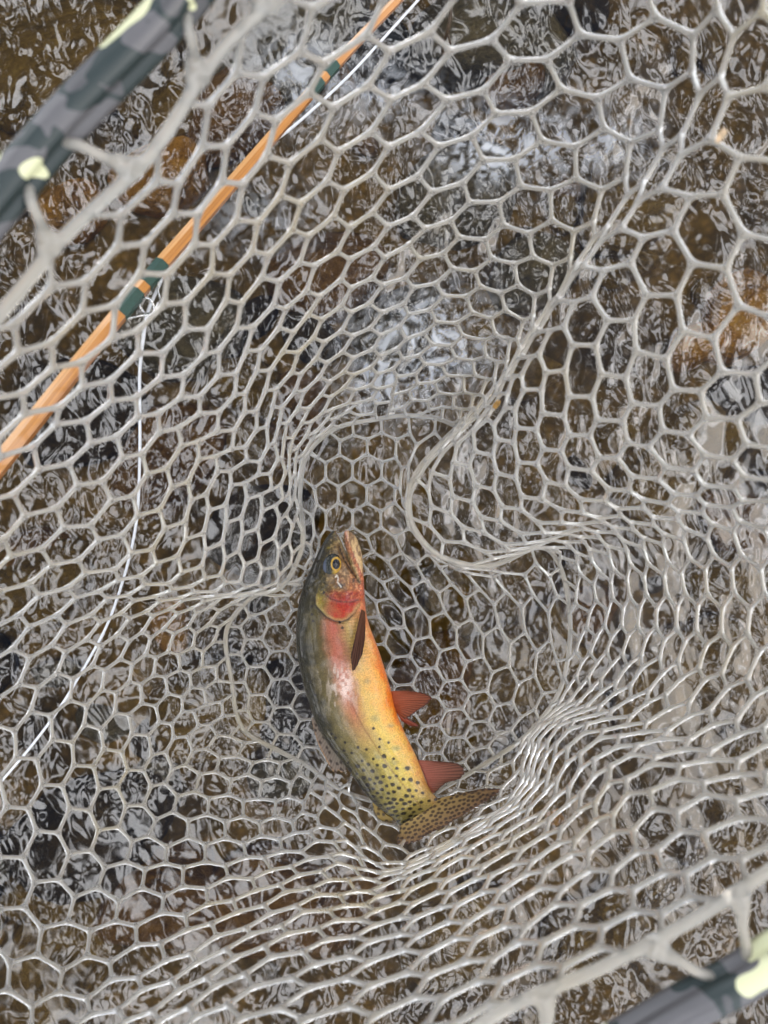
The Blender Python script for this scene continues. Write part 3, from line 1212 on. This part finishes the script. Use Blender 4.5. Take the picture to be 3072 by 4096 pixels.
def fish_px(co):
    """lay the flank out flat: coordinates on the fish in photograph pixels (oblique parallel projection on the fish's own plane)"""
    zref = 0.695
    k = F / zref
    # mean slant of the view over the fish
    sx, sy = (1450 - 1536) / F, (2048 - 2750) / F
    dz = co[:, 2] - (H - zref)
    return 1536 + (co[:, 0] + sx * dz) * k, 2048 - (co[:, 1] + sy * dz) * k


# station and side of every vertex
cen_px = (ST[:, :2] + ST[:, 2:4]) / 2


def fish_tw(px, py):
    t = np.zeros(px.shape)
    w = np.zeros(px.shape)
    for c in range(0, len(px), 20000):
        x, y = px[c:c + 20000], py[c:c + 20000]
        d = (x[:, None] - cen_px[None, :, 0]) ** 2 + (y[:, None] - cen_px[None, :, 1]) ** 2
        i = d.argmin(1)
        t[c:c + 20000] = i / (len(ST) - 1)
        ax = ST[i, 2] - ST[i, 0]
        ay = ST[i, 3] - ST[i, 1]
        L2 = ax * ax + ay * ay + 1e-9
        w[c:c + 20000] = ((x - ST[i, 0]) * ax + (y - ST[i, 1]) * ay) / L2
    return t, w


px, py = fish_px(co)
ft, fw = fish_tw(px, py)

# gill cover, jaw bone and cheek get real relief
OPER = [(1266, 2398), (1268, 2428), (1287, 2452), (1311, 2476), (1341, 2491), (1371, 2494), (1392, 2485), (1419, 2461), (1440, 2431)]
CHEEK = [(1299, 2380), (1329, 2407), (1359, 2416), (1401, 2417), (1431, 2407)]
MAXIL = [(1357, 2186), (1377, 2241), (1401, 2283), (1428, 2322), (1436, 2335)]
top = (co[:, 2] > (H - 0.70))
gill_in = inside(px, py, OPER + [(1450, 2330), (1380, 2330), (1280, 2350)])
dop = seg_dist(px, py, OPER)
rise = np.where(gill_in, 0.0016 * (1 - sstep(0, 60, dop) * 0.8), -0.0012 * (1 - sstep(0, 16, dop)))
dch = seg_dist(px, py, CHEEK)
rise += -0.0007 * np.exp(-(dch / 4.0) ** 2)
dmx = seg_dist(px, py, MAXIL)
rise += -0.0010 * np.exp(-(dmx / 4.5) ** 2) + 0.0006 * np.exp(-((dmx - 10) / 6.0) ** 2)
co[:, 2] += rise * top
body_me.vertices.foreach_set("co", co.ravel())

# pigment
TT = [0.0, 0.12, 0.25, 0.36, 0.50, 0.65, 0.80, 1.0]


def lerp_cols(x, xs, cols):
    return np.stack([np.interp(x, xs, [c[k] for c in cols]) for k in range(3)], -1)


back = lerp_cols(ft, [0, .25, .6, 1], [(.040, .030, .010), (.032, .027, .010), (.034, .028, .009), (.09, .07, .018)])  # dark back colour, with shade along the dorsal edge painted in
upper = lerp_cols(ft, [0, .25, .45, .65, .85, 1], [(.13, .09, .022), (.145, .115, .04), (.22, .17, .075), (.30, .24, .10), (.42, .34, .10), (.36, .27, .09)])
mid = lerp_cols(ft, [0, .20, .33, .48, .62, .75, 1], [(.26, .18, .06), (.34, .20, .08), (.42, .20, .11), (.52, .30, .18), (.55, .38, .16), (.60, .47, .12), (.40, .29, .10)])
low = lerp_cols(ft, [0, .20, .33, .48, .65, .8, 1], [(.35, .24, .10), (.50, .24, .10), (.52, .36, .13), (.72, .46, .16), (.74, .52, .14), (.70, .53, .13), (.38, .26, .10)])
bel = lerp_cols(ft, [0, .20, .33, .48, .65, .8, 1], [(.50, .30, .14), (.60, .22, .09), (.78, .46, .20), (.84, .42, .10), (.84, .44, .09), (.76, .47, .13), (.36, .22, .09)])
edge = lerp_cols(ft, [0, .20, .33, .48, .65, .8, 1], [(.50, .25, .12), (.66, .16, .07), (.74, .30, .12), (.78, .22, .03), (.78, .24, .03), (.70, .34, .10), (.34, .19, .08)])
nz = (vnoise(px / 26 + 50, py / 26 + 50, 21) - 0.5) * 0.10 + (vnoise(px / 9 + 50, py / 9 + 50, 22) - 0.5) * 0.05
w = np.clip(fw + nz, 0, 1)
ws = [0.06, 0.31, 0.52, 0.70, 0.86, 0.97]
cols = np.zeros((nvb, 3))
stack = [back * 0.75, upper * 0.72, mid * 0.92, low, bel, edge]
for k in range(5):
    m = (w >= ws[k]) & (w < ws[k + 1])
    t = ((w - ws[k]) / (ws[k + 1] - ws[k]))[:, None]
    t = t * t * (3 - 2 * t)
    cols = np.where(m[:, None], stack[k] * (1 - t) + stack[k + 1] * t, cols)
cols = np.where((w < ws[0])[:, None], back, cols)
cols = np.where((w >= ws[-1])[:, None], edge, cols)


def blend(cols, a, c):
    a = np.clip(a, 0, 1)[:, None]
    return cols * (1 - a) + np.array(c)[None] * a


# rosy band along the side, lateral line
LAT = [(1276, 2440), (1300, 2500), (1318, 2600), (1350, 2700), (1398, 2790), (1440, 2880), (1490, 2960), (1540, 3040), (1600, 3120), (1680, 3220)]
LAT = [tuple(p) for p in catmull(LAT, 60)]
dl = seg_dist(px, py, LAT)
rosy = np.exp(-((fw - 0.50) / 0.10) ** 2) * sstep(.24, .32, ft) * (1 - sstep(.50, .72, ft)) * (0.65 + 0.5 * vnoise(px / 20, py / 40, 5))
cols = blend(cols, rosy * 0.75, (.50, .13, .09))
cols = blend(cols, np.exp(-(dl / 2.6) ** 2) * 0.55 * sstep(.26, .32, ft), (.22, .09, .05))
# silvery sheen on the flank, painted as pale streaks and a soft patch
flank_sheen = vnoise(px / 14 + 9, py / 46 + 3, 31) * vnoise(px / 6 + 2, py / 22 + 1, 32)
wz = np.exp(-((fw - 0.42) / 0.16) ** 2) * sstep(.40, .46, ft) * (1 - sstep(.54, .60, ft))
cols = blend(cols, wz * sstep(0.34, 0.55, flank_sheen) * 0.75, (.62, .52, .46))
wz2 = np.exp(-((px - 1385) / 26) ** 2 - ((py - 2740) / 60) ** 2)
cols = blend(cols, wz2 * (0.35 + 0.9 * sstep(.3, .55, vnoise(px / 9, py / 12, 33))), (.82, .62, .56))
# vertical muscle marks behind the head
cols = blend(cols, 0.28 * (0.5 + 0.5 * np.sin(py * 0.45 + px * 0.05)) * sstep(.26, .30, ft) * (1 - sstep(.40, .48, ft)) * sstep(.52, .6, fw) * (1 - sstep(.82, .9, fw)), (.20, .13, .05))
# parr marks low on the side
for (x, y, rx, ry) in [(1468, 2725, 15, 10), (1497, 2870, 18, 13), (1560, 2898, 15, 9), (1582, 2988, 19, 10), (1575, 3043, 17, 10), (1627, 3067, 19, 9), (1510, 3020, 14, 9)]:
    cols = blend(cols, 0.5 * np.exp(-(((px - x) / rx) ** 2 + ((py - y) / ry) ** 2) ** 1.5), (.26, .25, .14))
# head
headm = gill_in
cols = blend(cols, sstep(2360, 2385, py) * gill_in * np.exp(-((px - 1385) / 62) ** 4) * (0.55 + 0.6 * vnoise(px / 16, py / 14, 41)), (.44, .035, .016))
cols = blend(cols, gill_in * np.exp(-((px - 1283) / 22) ** 2 - ((py - 2412) / 40) ** 2) * 0.8, (.40, .30, .05))
cols = blend(cols, gill_in * (1 - sstep(3, 13, dop)) * 0.55, (.36, .28, .12))
cols = blend(cols, np.where(~gill_in, np.exp(-(dop / 6.0) ** 2), np.exp(-(dop / 2.5) ** 2)) * (fw > .2) * 0.8 * (1 - sstep(1395, 1440, px)), (.035, .025, .015))
cols = blend(cols, np.exp(-(dch / 3.0) ** 2) * 0.75, (.09, .03, .02))
cols = blend(cols, np.exp(-((px - 1367) / 16) ** 2 - ((py - 2352) / 12) ** 2) * 0.85, (.035, .035, .05))
cols = blend(cols, np.exp(-((px - 1415) / 7) ** 2 - ((py - 2330) / 14) ** 2) * 0.8, (.04, .04, .04))
cols = blend(cols, np.exp(-((px - 1362) / 16) ** 2 - ((py - 2325) / 15) ** 2) * 0.55, (.28, .07, .06))
cols = blend(cols, np.exp(-((px - 1385) / 20) ** 2 - ((py - 2290) / 40) ** 2) * 0.55, (.55, .42, .30))
UPJ = [(1340, 2130), (1362, 2170), (1384, 2212), (1402, 2250), (1425, 2300), (1438, 2335)]
duj = seg_dist(px, py, UPJ)
upper_jaw = (ft < .2) & (px < 1372 + (py - 2120) * 0.42)
cols = blend(cols, np.exp(-(duj / 7.0) ** 2) * 0.8 * upper_jaw, (.50, .40, .20))
cols = blend(cols, np.exp(-((px - 1342) / 6) ** 2 - ((py - 2140) / 14) ** 2) * 0.8, (.10, .09, .10))
cols = blend(cols, np.exp(-(dmx / 4.0) ** 2) * 0.85, (.06, .03, .02))
# lower jaw: red mouth lining on its inner edge, yellow-brown outside
JL = [(1374, 2130), (1381, 2185), (1394, 2232), (1410, 2285), (1424, 2325)]
djl = seg_dist(px, py, JL)
jawm = (py < 2400) & (px > 1372 + (py - 2120) * 0.42)
cols = np.where(jawm[:, None], blend(cols, np.ones(nvb), (.62, .42, .22)), cols)
jn = vnoise(px / 6, py / 22, 51)
cols = blend(cols, jawm * sstep(.45, .7, jn) * 0.7, (.14, .06, .03))
cols = blend(cols, jawm * sstep(2250, 2350, py) * 0.8, (.55, .20, .10))
cols = blend(cols, jawm * np.exp(-(djl / 12.0) ** 2) * 0.95, (.66, .20, .17))
cols = blend(cols, jawm * np.exp(-((djl - 13) / 4.0) ** 2) * 0.6, (.70, .45, .40))
cols = blend(cols, jawm * np.exp(-((px - 1388) / 10) ** 2 - ((py - 2120) / 8) ** 2), (.08, .04, .03))
cols = blend(cols, np.exp(-((px - 1415) / 9) ** 2 - ((py - 2265) / 22) ** 2) * 0.9 * jawm, (.80, .68, .66))
cols = blend(cols, np.exp(-((px - 1314) / 7) ** 2 - ((py - 2190) / 6) ** 2) * 0.8, (.45, .34, .05))

# darker mottled head
hm = 1 - sstep(.20, .27, ft)
mot = vnoise(px / 7 + 3, py / 9 + 8, 61) * 0.6 + vnoise(px / 3.2 + 1, py / 4 + 2, 62) * 0.4
cols = cols * (1 - (hm * ~jawm)[:, None] * (0.46 - 0.45 * sstep(.35, .75, mot))[:, None])
cols = blend(cols, hm * gill_in * 0.5 * sstep(.55, .75, vnoise(px / 5, py / 12, 63)) * sstep(2375, 2390, py), (.30, .012, .008))
cols = blend(cols, hm * 0.35 * sstep(.62, .8, mot) * (fw > .3), (.62, .44, .22))
cols = blend(cols, gill_in * np.exp(-((dop - 9) / 5.0) ** 2) * 0.35, (.50, .40, .16))
# thread of slime on the cheek
dsl = seg_dist(px, py, [(1344, 2317), (1349, 2309), (1355, 2322), (1352, 2337), (1360, 2347), (1367, 2358)])
cols = blend(cols, np.exp(-(dsl / 2.2) ** 2) * 0.9 * (py < 2365), (.85, .80, .74))

# black spots: sparse on the back, crowding towards the tail
spots = [(1276, 2230), (1270, 2252), (1263, 2283), (1262, 2302), (1233, 2380), (1299, 2380), (1253, 2434), (1254, 2466), (1258, 2492),
         (1213, 2604), (1213, 2629), (1213, 2657), (1247, 2727), (1238, 2768), (1265, 2779), (1247, 2814), (1285, 2857), (1330, 2930),
         (1345, 2945), (1382, 2963), (1372, 2519), (1362, 2498), (1433, 2982), (1465, 2991), (1517, 2950), (1551, 2964), (1516, 2981),
         (1493, 2908), (1571, 3028), (1492, 3028), (1448, 3036), (1378, 2996), (1408, 3005)]
rad = [6] * len(spots)
r = np.random.default_rng(99)
cand = 0
while cand < 9000 and len(spots) < 560:
    cand += 1
    i = int(r.integers(70, len(ST)))
    wq = r.random()
    x = ST[i, 0] + (ST[i, 2] - ST[i, 0]) * wq
    y = ST[i, 1] + (ST[i, 3] - ST[i, 1]) * wq
    f = i / (len(ST) - 1)
    lim = np.interp(f, [.55, .66, .74, .82, 1.0], [.10, .42, .75, .92, 1.0])
    if wq > lim:
        continue
    dens = np.interp(f, [.55, .68, .78, .90, 1.0], [52, 31, 21.5, 17.5, 14])
    dens *= 1 + 0.5 * (wq / lim) ** 2
    if min(math.hypot((x - a), (y - b)) for a, b in spots) < dens:
        continue
    spots.append((x, y))
    rad.append(np.interp(f, [.55, .75, .88, 1.0], [6.5, 9.0, 8.5, 5.5]) * r.uniform(.70, 1.12))
bodydir = math.atan2(90, 130)
for (x, y), q in zip(spots, rad):
    m = np.nonzero((abs(px - x) < 3 * q) & (abs(py - y) < 3 * q))[0]
    if len(m) == 0:
        continue
    el = np.interp(y, [2900, 3150, 3300], [1.0, 1.15, 1.6])
    ang = np.interp(y, [2900, 3150, 3300], [0.9, 0.2, -0.45])
    dx, dy = px[m] - x, py[m] - y
    u_ = dx * math.cos(ang) + dy * math.sin(ang)
    v_ = -dx * math.sin(ang) + dy * math.cos(ang)
    wob = 1 + 0.06 * np.sin(3 * np.arctan2(v_, u_) + x)
    dd = np.hypot(u_ / el, v_ * math.sqrt(el)) / (q * wob)
    a = (1 - sstep(0.75, 1.15, dd)) * 0.93
    cols[m] = cols[m] * (1 - a)[:, None] + np.array((.022, .014, .010)) * a[:, None]
cols = np.clip(cols, 0, 1) ** 1.16 * np.array((0.97, 0.99, 0.95))
set_color(body_me, np.clip(cols, 0, 1))
body_me.materials.clear()
body = adopt(obj("body", body_me, M_FISH), trout)


def surf_z(x, y):
    """height of the flank over a photograph pixel"""
    i = ((cen_px[:, 0] - x) ** 2 + (cen_px[:, 1] - y) ** 2).argmin()
    dx, dy, vx, vy, th = ST[i]
    a = math.hypot(vx - dx, vy - dy) / 2
    b = a / F * 0.68 * th
    q = ((x - dx) * (vx - dx) + (y - dy) * (vy - dy)) / (4 * a * a) * 2 - 1
    zc = fish_depth(b, i / (len(ST) - 1))
    return zc - b * math.sqrt(max(0.0, 1 - abs(q) ** 2.15))


# eye: a bulging ball with gold iris and black pupil
ez = surf_z(1328, 2260)
NE, NR = 64, 40
ev, ef, ec, ep = [], [], [], []
for j in range(NR + 1):
    ph = (j / NR) * math.pi * 0.62
    for k in range(NE):
        t = 2 * math.pi * k / NE
        x = 37 * math.sin(ph) * math.cos(t)
        y = 49 * math.sin(ph) * math.sin(t)
        a = 0.35
        xr, yr = x * math.cos(a) + y * math.sin(a) * 0.8, -x * math.sin(a) * 0.8 + y * math.cos(a)
        X, Y = 1328 + xr, 2261 - yr
        hh = 0.0062 * math.cos(ph)
        ev.append(s2w(X, Y, ez - hh - 0.0004))
        dp = math.hypot((X - 1345) / 15.0, (Y - 2256) / 20.0)
        c = np.array((.014, .018, .014)) + 0.05 * max(0, math.sin(X * .5 + .2 * Y) * math.sin(Y * .3)) ** 2
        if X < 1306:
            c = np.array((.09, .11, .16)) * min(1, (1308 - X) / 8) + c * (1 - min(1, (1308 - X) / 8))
        if Y > 2272:
            g = min(1, (Y - 2272) / 12) * max(0, 1 - abs(X - 1346) / 22)
            c = c * (1 - g) + np.array((.55, .34, .03)) * g
        if dp < 1.45:
            c = np.array((.66, .38, .05)) * (0.75 + 0.35 * math.sin(X * 1.3) * math.sin(Y * 1.1))
        if dp < 1.0:
            c = np.array((.006, .006, .010))
        ec.append(c)
        ep.append(dp)
for j in range(NR):
    for k in range(NE):
        l_ = (k + 1) % NE
        ef.append((j * NE + k, (j + 1) * NE + k, (j + 1) * NE + l_, j * NE + l_))
eme = new_mesh("eye", ev, ef)
set_color(eme, np.array(ec))
eye = adopt(obj("eye", eme, M_EYE), trout)
# the pupil: a lens of its own, a hair proud of the iris
pv, pf, ring_n, seg_n = [], [], 7, 28
ept, edp = np.array(ev), np.array(ep)
for a in range(ring_n + 1):
    for k in range(seg_n):
        th = 2 * math.pi * k / seg_n
        X, Y = 1345 + 15.0 * a / ring_n * math.cos(th), 2256 + 20.0 * a / ring_n * math.sin(th)
        tgt = s2w(X, Y, ez - 0.004)
        d2 = (ept[:, 0] - tgt[0]) ** 2 + (ept[:, 1] - tgt[1]) ** 2
        q = np.argsort(d2)[:4]
        wq = 1 / (d2[q] + 1e-9)
        zq = (ept[q, 2] * wq).sum() / wq.sum()
        pv.append((tgt[0], tgt[1], zq + 0.00035 * (1 - 0.8 * (a / ring_n) ** 2)))
for a in range(ring_n):
    for k in range(seg_n):
        l_ = (k + 1) % seg_n
        pf.append((a * seg_n + k, a * seg_n + l_, (a + 1) * seg_n + l_, (a + 1) * seg_n + k))
M_PUPIL = mat_simple("pupil_black", (0.005, 0.005, 0.008), 0.12, 0.0, 0.0)
pup = obj("pupil", new_mesh("pupil", pv, pf), M_PUPIL)
pup.parent = eye
pup.matrix_parent_inverse = Matrix.Translation(trout.location).inverted() @ Matrix.Translation(trout.location)


def fin(name, base, outer, zb, zo, n, m, colf, wave=0.0008, label=None, thick=0.0006):
    """fan of rays from base to outer edge; base / outer in photograph pixels"""
    B = catmull(np.array(base, float), n)
    O = catmull(np.array(outer, float), n)
    zb = np.broadcast_to(np.interp(np.linspace(0, 1, n), np.linspace(0, 1, len(np.atleast_1d(zb))), np.atleast_1d(zb)), (n,))
    zo = np.broadcast_to(np.interp(np.linspace(0, 1, n), np.linspace(0, 1, len(np.atleast_1d(zo))), np.atleast_1d(zo)), (n,))
    v, f, c = [], [], []
    for i in range(n):
        for j in range(m):
            t = j / (m - 1)
            q = B[i] * (1 - t) + O[i] * t
            q = q + (O[i] - B[i]) * 0.03 * math.sin(i * 2.1 + 1.0) * math.sin(i * 0.73) * t ** 4
            z = zb[i] * (1 - t) + zo[i] * t - wave * math.sin(i * 2.1) * t - 0.3 * wave * math.sin(i * .5 + t * 3)
            v.append(s2w(q[0], q[1], z))
            c.append(colf(q[0], q[1], i / (n - 1), t, i))
    for i in range(n - 1):
        for j in range(m - 1):
            f.append((i * m + j, i * m + j + 1, (i + 1) * m + j + 1, (i + 1) * m + j))
    me = new_mesh(name, v, f)
    set_color(me, np.clip(np.array(c), 0, 1))
    o = adopt(obj(name, me, M_FIN), trout)
    s = o.modifiers.new("thickness", 'SOLIDIFY')
    s.thickness = thick
    s.offset = 0
    if label:
        o["label"] = label
    return o


def ray_col(c0, c1, dark=(.03, .015, .01), margin=0.90, amp=0.25):
    c0, c1, dark = np.array(c0), np.array(c1), np.array(dark)

    def f(x, y, u, t, i):
        c = c0 * (1 - t) + c1 * t
        c = c * (1 + amp * math.sin(i * 2.1) * (0.4 + 0.6 * t))
        k = min(1, max(0, (t - margin) / (1 - margin + 1e-6)))
        return c * (1 - 0.7 * k) + dark * 0.7 * k
    return f


def spotted(fn, seed, x0, x1, y0, y1, count, rad_, ang=0.0, el=1.0, inner=None):
    r = np.random.default_rng(seed)
    sp = []
    tries = 0
    while len(sp) < count and tries < 8000:
        tries += 1
        x, y = r.uniform(x0, x1), r.uniform(y0, y1)
        if all(math.hypot(x - a, y - b) > rad_ * 2.15 for a, b in sp):
            sp.append((x, y))
    sp = np.array(sp)

    def f(x, y, u, t, i):
        c = fn(x, y, u, t, i)
        dx, dy = sp[:, 0] - x, sp[:, 1] - y
        p = (dx * math.cos(ang) + dy * math.sin(ang)) / el
        q = -dx * math.sin(ang) + dy * math.cos(ang)
        d = np.hypot(p, q).min()
        a = 1 - float(sstep(rad_ * .62, rad_ * 1.0, d))
        return c * (1 - 0.85 * a) + np.array((.025, .012, .008)) * 0.85 * a
    return f


zp = surf_z(1440, 2470)
fin("pectoral_fin", [(1446, 2438), (1453, 2441), (1460, 2446)],
    [(1438, 2475), (1420, 2555), (1404, 2625), (1408, 2660), (1412, 2690), (1424, 2668), (1446, 2622), (1458, 2560), (1461, 2480)],
    zp - 0.001, [zp - 0.004, zp - 0.016, zp - 0.020, zp - 0.014, zp - 0.004], 40, 26, ray_col((.10, .035, .014), (.055, .018, .008), margin=.97, amp=.5))
fin("pelvic_fin", [(1562, 2764), (1570, 2800), (1580, 2846)],
    [(1640, 2764), (1692, 2773), (1724, 2789), (1716, 2806), (1700, 2822), (1666, 2845), (1640, 2864), (1617, 2876)],
    [.690, .690, .692], [.684, .680, .684], 46, 26, ray_col((.32, .075, .030), (.17, .045, .018), margin=.92, amp=.4))
fin("pelvic_fin", [(1588, 2852), (1596, 2866), (1603, 2878)],
    [(1630, 2872), (1655, 2890), (1677, 2902), (1660, 2906), (1640, 2902), (1620, 2892)],
    [.697, .698, .70], [.704, .705, .706], 24, 14, ray_col((.34, .06, .02), (.16, .03, .015), margin=.85))
fin("anal_fin", [(1672, 3040), (1695, 3095), (1722, 3168)],
    [(1760, 3047), (1815, 3051), (1846, 3064), (1858, 3086), (1842, 3112), (1815, 3123), (1790, 3128), (1764, 3147), (1738, 3173)],
    [.694, .694, .695], [.690, .686, .690], 50, 28, ray_col((.29, .085, .055), (.12, .048, .026), margin=.93, amp=.45))
tailc = spotted(ray_col((.30, .20, .065), (.15, .080, .036), (.08, .03, .02), margin=.95, amp=.2), 5, 1570, 2010, 3140, 3390, 420, 6.6, -0.45, 1.5)
fin("tail_fin", [(1752, 3194), (1740, 3215), (1690, 3250), (1640, 3280), (1604, 3300)],
    [(1880, 3166), (1945, 3154), (1999, 3160), (1960, 3192), (1925, 3214), (1878, 3244), (1831, 3272), (1772, 3307), (1713, 3336), (1674, 3362), (1630, 3374), (1594, 3378), (1590, 3350), (1598, 3330)],
    [.679, .676, .674, .676, .680], [.664, .655, .655, .660, .665, .670, .674, .678, .684, .690], 150, 64, tailc, wave=.0005)
dorc = spotted(ray_col((.17, .145, .105), (.24, .18, .14), (.55, .30, .10), margin=.88, amp=.3), 6, 1240, 1390, 2860, 3100, 60, 6.5, 1.0, 1.4)
fin("dorsal_fin", [(1256, 2862), (1284, 2895), (1319, 2950), (1351, 3008), (1382, 3062)],
    [(1247, 2874), (1257, 2917), (1272, 2970), (1300, 3029), (1323, 3070), (1341, 3092), (1352, 3080), (1368, 3088), (1384, 3078)],
    [.698, .696, .697], [.705, .708, .708, .706], 60, 26, dorc)
adc = spotted(ray_col((.30, .20, .05), (.32, .22, .07), margin=.95, amp=.05), 7, 1490, 1580, 3210, 3290, 14, 9.0)
fin("adipose_fin", [(1492, 3205), (1520, 3232), (1552, 3260), (1572, 3270)],
    [(1494, 3222), (1502, 3246), (1515, 3272), (1535, 3282), (1556, 3282), (1572, 3278)],
    [.697, .697], [.700, .700], 30, 12, adc, wave=.0002, thick=.002)

# ------------------------------------------------------------------ fly rod
rod_mid = d2w(263, 673, .50)
rod = thing("fly_rod", "slender orange varnished cane fly rod with green thread wraps, lying behind the net", "fishing rod", tuple(d2w(23, 973, .46)))
_rc = np.array([(-900, 2080, .345, .0068), (-420, 1510, .40, .0064), (-170, 1205, .435, .0060), (23, 973, .46, .0057), (263, 673, .50, .0054), (490, 410, .54, .0047),
                (716, 150, .58, .0041), (846, 13, .605, .0037), (1000, -145, .63, .0033), (1350, -500, .69, .0026), (1750, -900, .76, .0018)])
_rc = catmull(np.hstack([d2w(*_rc[:, :3].T), _rc[:, 3:]]), 420)
RODP, RRAD = _rc[:, :3], _rc[:, 3]
NRD = len(RODP)
RL = np.concatenate([[0], np.cumsum(np.linalg.norm(np.diff(RODP, axis=0), axis=1))])


def rod_frame(i):
    t = RODP[min(i + 1, NRD - 1)] - RODP[max(i - 1, 0)]
    t /= np.linalg.norm(t)
    a = np.array((0, 0, 1.0)) - t * t[2]
    a /= np.linalg.norm(a)
    return t, a, np.cross(t, a)


cane_facets = [(.52, .22, .045), (.46, .18, .04), (.56, .25, .06), (.52, .22, .05), (.54, .25, .06), (.64, .33, .11)]  # strip tones vary; lighter upper-left and deeper lower-right facets carry painted sheen
v, f, c, uvs = [], [], [], []
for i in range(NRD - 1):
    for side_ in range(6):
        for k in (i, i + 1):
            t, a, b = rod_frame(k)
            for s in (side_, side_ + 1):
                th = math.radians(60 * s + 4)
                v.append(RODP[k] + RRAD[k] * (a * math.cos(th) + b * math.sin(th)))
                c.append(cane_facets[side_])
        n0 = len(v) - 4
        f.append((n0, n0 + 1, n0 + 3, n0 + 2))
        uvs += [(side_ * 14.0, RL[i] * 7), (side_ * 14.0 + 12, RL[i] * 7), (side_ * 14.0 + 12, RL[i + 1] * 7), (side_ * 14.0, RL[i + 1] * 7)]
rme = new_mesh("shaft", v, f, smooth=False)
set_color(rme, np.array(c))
ul = rme.uv_layers.new(name="UVMap")
ul.data.foreach_set("uv", np.array(uvs).ravel())
adopt(obj("shaft", rme, M_CANE), rod)
M_WRAP = mat_simple("green_thread", (.004, .045, .030), 0.4, 0.0, 0.3, 900, 0.15)


def rod_index(dx, dy):
    q = np.stack([(RODP[:, 0] * F / (H - RODP[:, 2]) + 1536) / DK, (2048 - RODP[:, 1] * F / (H - RODP[:, 2])) / DK], -1)
    return np.hypot(q[:, 0] - dx, q[:, 1] - dy).argmin(), q


def wrap(d0, d1):
    P0 = np.array([RODP[rod_index(*d0)[0]], RODP[rod_index(*d1)[0]]])
    i0 = rod_index(*d0)[0]
    r0, r1 = RRAD[i0] + .00035, RRAD[rod_index(*d1)[0]] + .00035
    t, a, b = rod_frame(i0)
    v, f = [], []
    for q, (p, r_) in enumerate([(P0[0], r0 - .0003), (P0[0] + t * .0006, r0), (P0[1] - t * .0006, r1), (P0[1], r1 - .0003)]):
        for s in range(6):
            th = math.radians(60 * s + 4)
            v.append(p + r_ * (a * math.cos(th) + b * math.sin(th)))
    for q in range(3):
        for s in range(6):
            l_ = (s + 1) % 6
            f.append((q * 6 + s, q * 6 + l_, (q + 1) * 6 + l_, (q + 1) * 6 + s))
    me = new_mesh("thread_wrap", v, f, smooth=False)
    adopt(obj("thread_wrap", me, M_WRAP), rod)


wrap((265, 688), (303, 640))
wrap((326, 622), (362, 581))
wrap((675, 201), (692, 180))
wrap((708, 163), (727, 142))
# snake guide under the rod
gi = rod_index(318, 640)[0]
t, a, b = rod_frame(gi)
gp = RODP[gi]
side_v = -b if (-b)[0] > 0 else b
gpath = [gp - t * .020 + side_v * .004 - a * .003, gp - t * .012 + side_v * .008 - a * .006, gp - t * .006 + side_v * .013 - a * .006,
         gp + t * .000 + side_v * .0145 - a * .001, gp + t * .006 + side_v * .012 - a * .006, gp + t * .012 + side_v * .006 - a * .006, gp + t * .018 + side_v * .003 - a * .004]
gm = Mesh().add(tube(catmull(gpath, 40), .0006, 8))
ringc = gp + side_v * .009 - a * .003 - t * .004
rg = [ringc + .0052 * (side_v * math.cos(q) + (a * .8 + t * .6) * math.sin(q)) for q in np.linspace(0, 2 * math.pi, 28, endpoint=False)]
gm.add(tube(np.array(rg), .0007, 8, True))
gm.build("snake_guide", M_STEEL, rod)

# fly line running through the guide
LP = np.array([(905, -2, .625), (820, 92, .612), (745, 172, .598), (640, 268, .575), (560, 330, .562), (500, 396, .553), (430, 470, .540), (378, 540, .530),
               (340, 625, .520), (320, 672, .515), (311, 720, .520), (302, 803, .535), (302, 887, .55), (302, 987, .565), (297, 1106, .59), (283, 1189, .61),
               (260, 1272, .63), (230, 1353, .645), (187, 1433, .65), (133, 1523, .65), (80, 1596, .65), (33, 1653, .645), (-60, 1760, .64)], float)
LP[1:8, 2] += .012
lm = Mesh().add(tube(catmull(d2w(*LP.T), 220), .00112, 8))
line = lm.build("fly_line", M_LINE)
line["label"] = "thin white fly line threaded through the rod guide and curving down behind the net"
line["category"] = "fishing line"

# twig standing in the stream behind the rod tip
TW = np.array([(972, -30, .90), (973, 30, .92), (966, 70, .94), (956, 96, .97), (958, 112, 1.0), (950, 150, 1.03), (945, 190, 1.06)], float)
tm = Mesh().add(tube(catmull(d2w(*TW.T), 40), np.interp(np.arange(40), [0, 39], [.0022, .0036]), 8))
tm.add(tube(catmull(d2w(*np.array([(966, 70, .94), (972, 90, .95), (975, 108, .97)], float).T), 10), .0014, 6))
tw_ = tm.build("twig", M_TWIG)
tw_["label"] = "thin dark brown twig sticking out of the stream near the rod tip"
tw_["category"] = "twig"


def scrap(name, d, size, mat, label):
    import bmesh
    bm = bmesh.new()
    bmesh.ops.create_grid(bm, x_segments=6, y_segments=6, size=1.0)
    for q in bm.verts:
        x, y = q.co.x, q.co.y
        wdt = 1 - 0.55 * abs(y) ** 1.6
        q.co = Vector((x * wdt * size * .55, y * size, size * (0.55 * (x * .9) ** 2 + 0.12 * math.sin(y * 4))))
    me = bpy.data.meshes.new(name)
    bm.to_mesh(me)
    bm.free()
    me.polygons.foreach_set("use_smooth", [True] * len(me.polygons))
    o = obj(name, me, mat)
    o.location = tuple(d2w(*d))
    o.rotation_euler = (0.5, 0.3, -0.4)
    s = o.modifiers.new("thickness", 'SOLIDIFY')
    s.thickness = size * .12
    o["label"] = label
    o["category"] = "leaf scrap"


scrap("leaf_scrap", (1556, 292, .342), .0030, M_TAN, "pale tan leaf scrap caught on the net fold at upper right")
scrap("leaf_scrap", (1072, 872, .535), .0034, M_AMBER, "small amber leaf scrap caught on the net fold above the pocket")
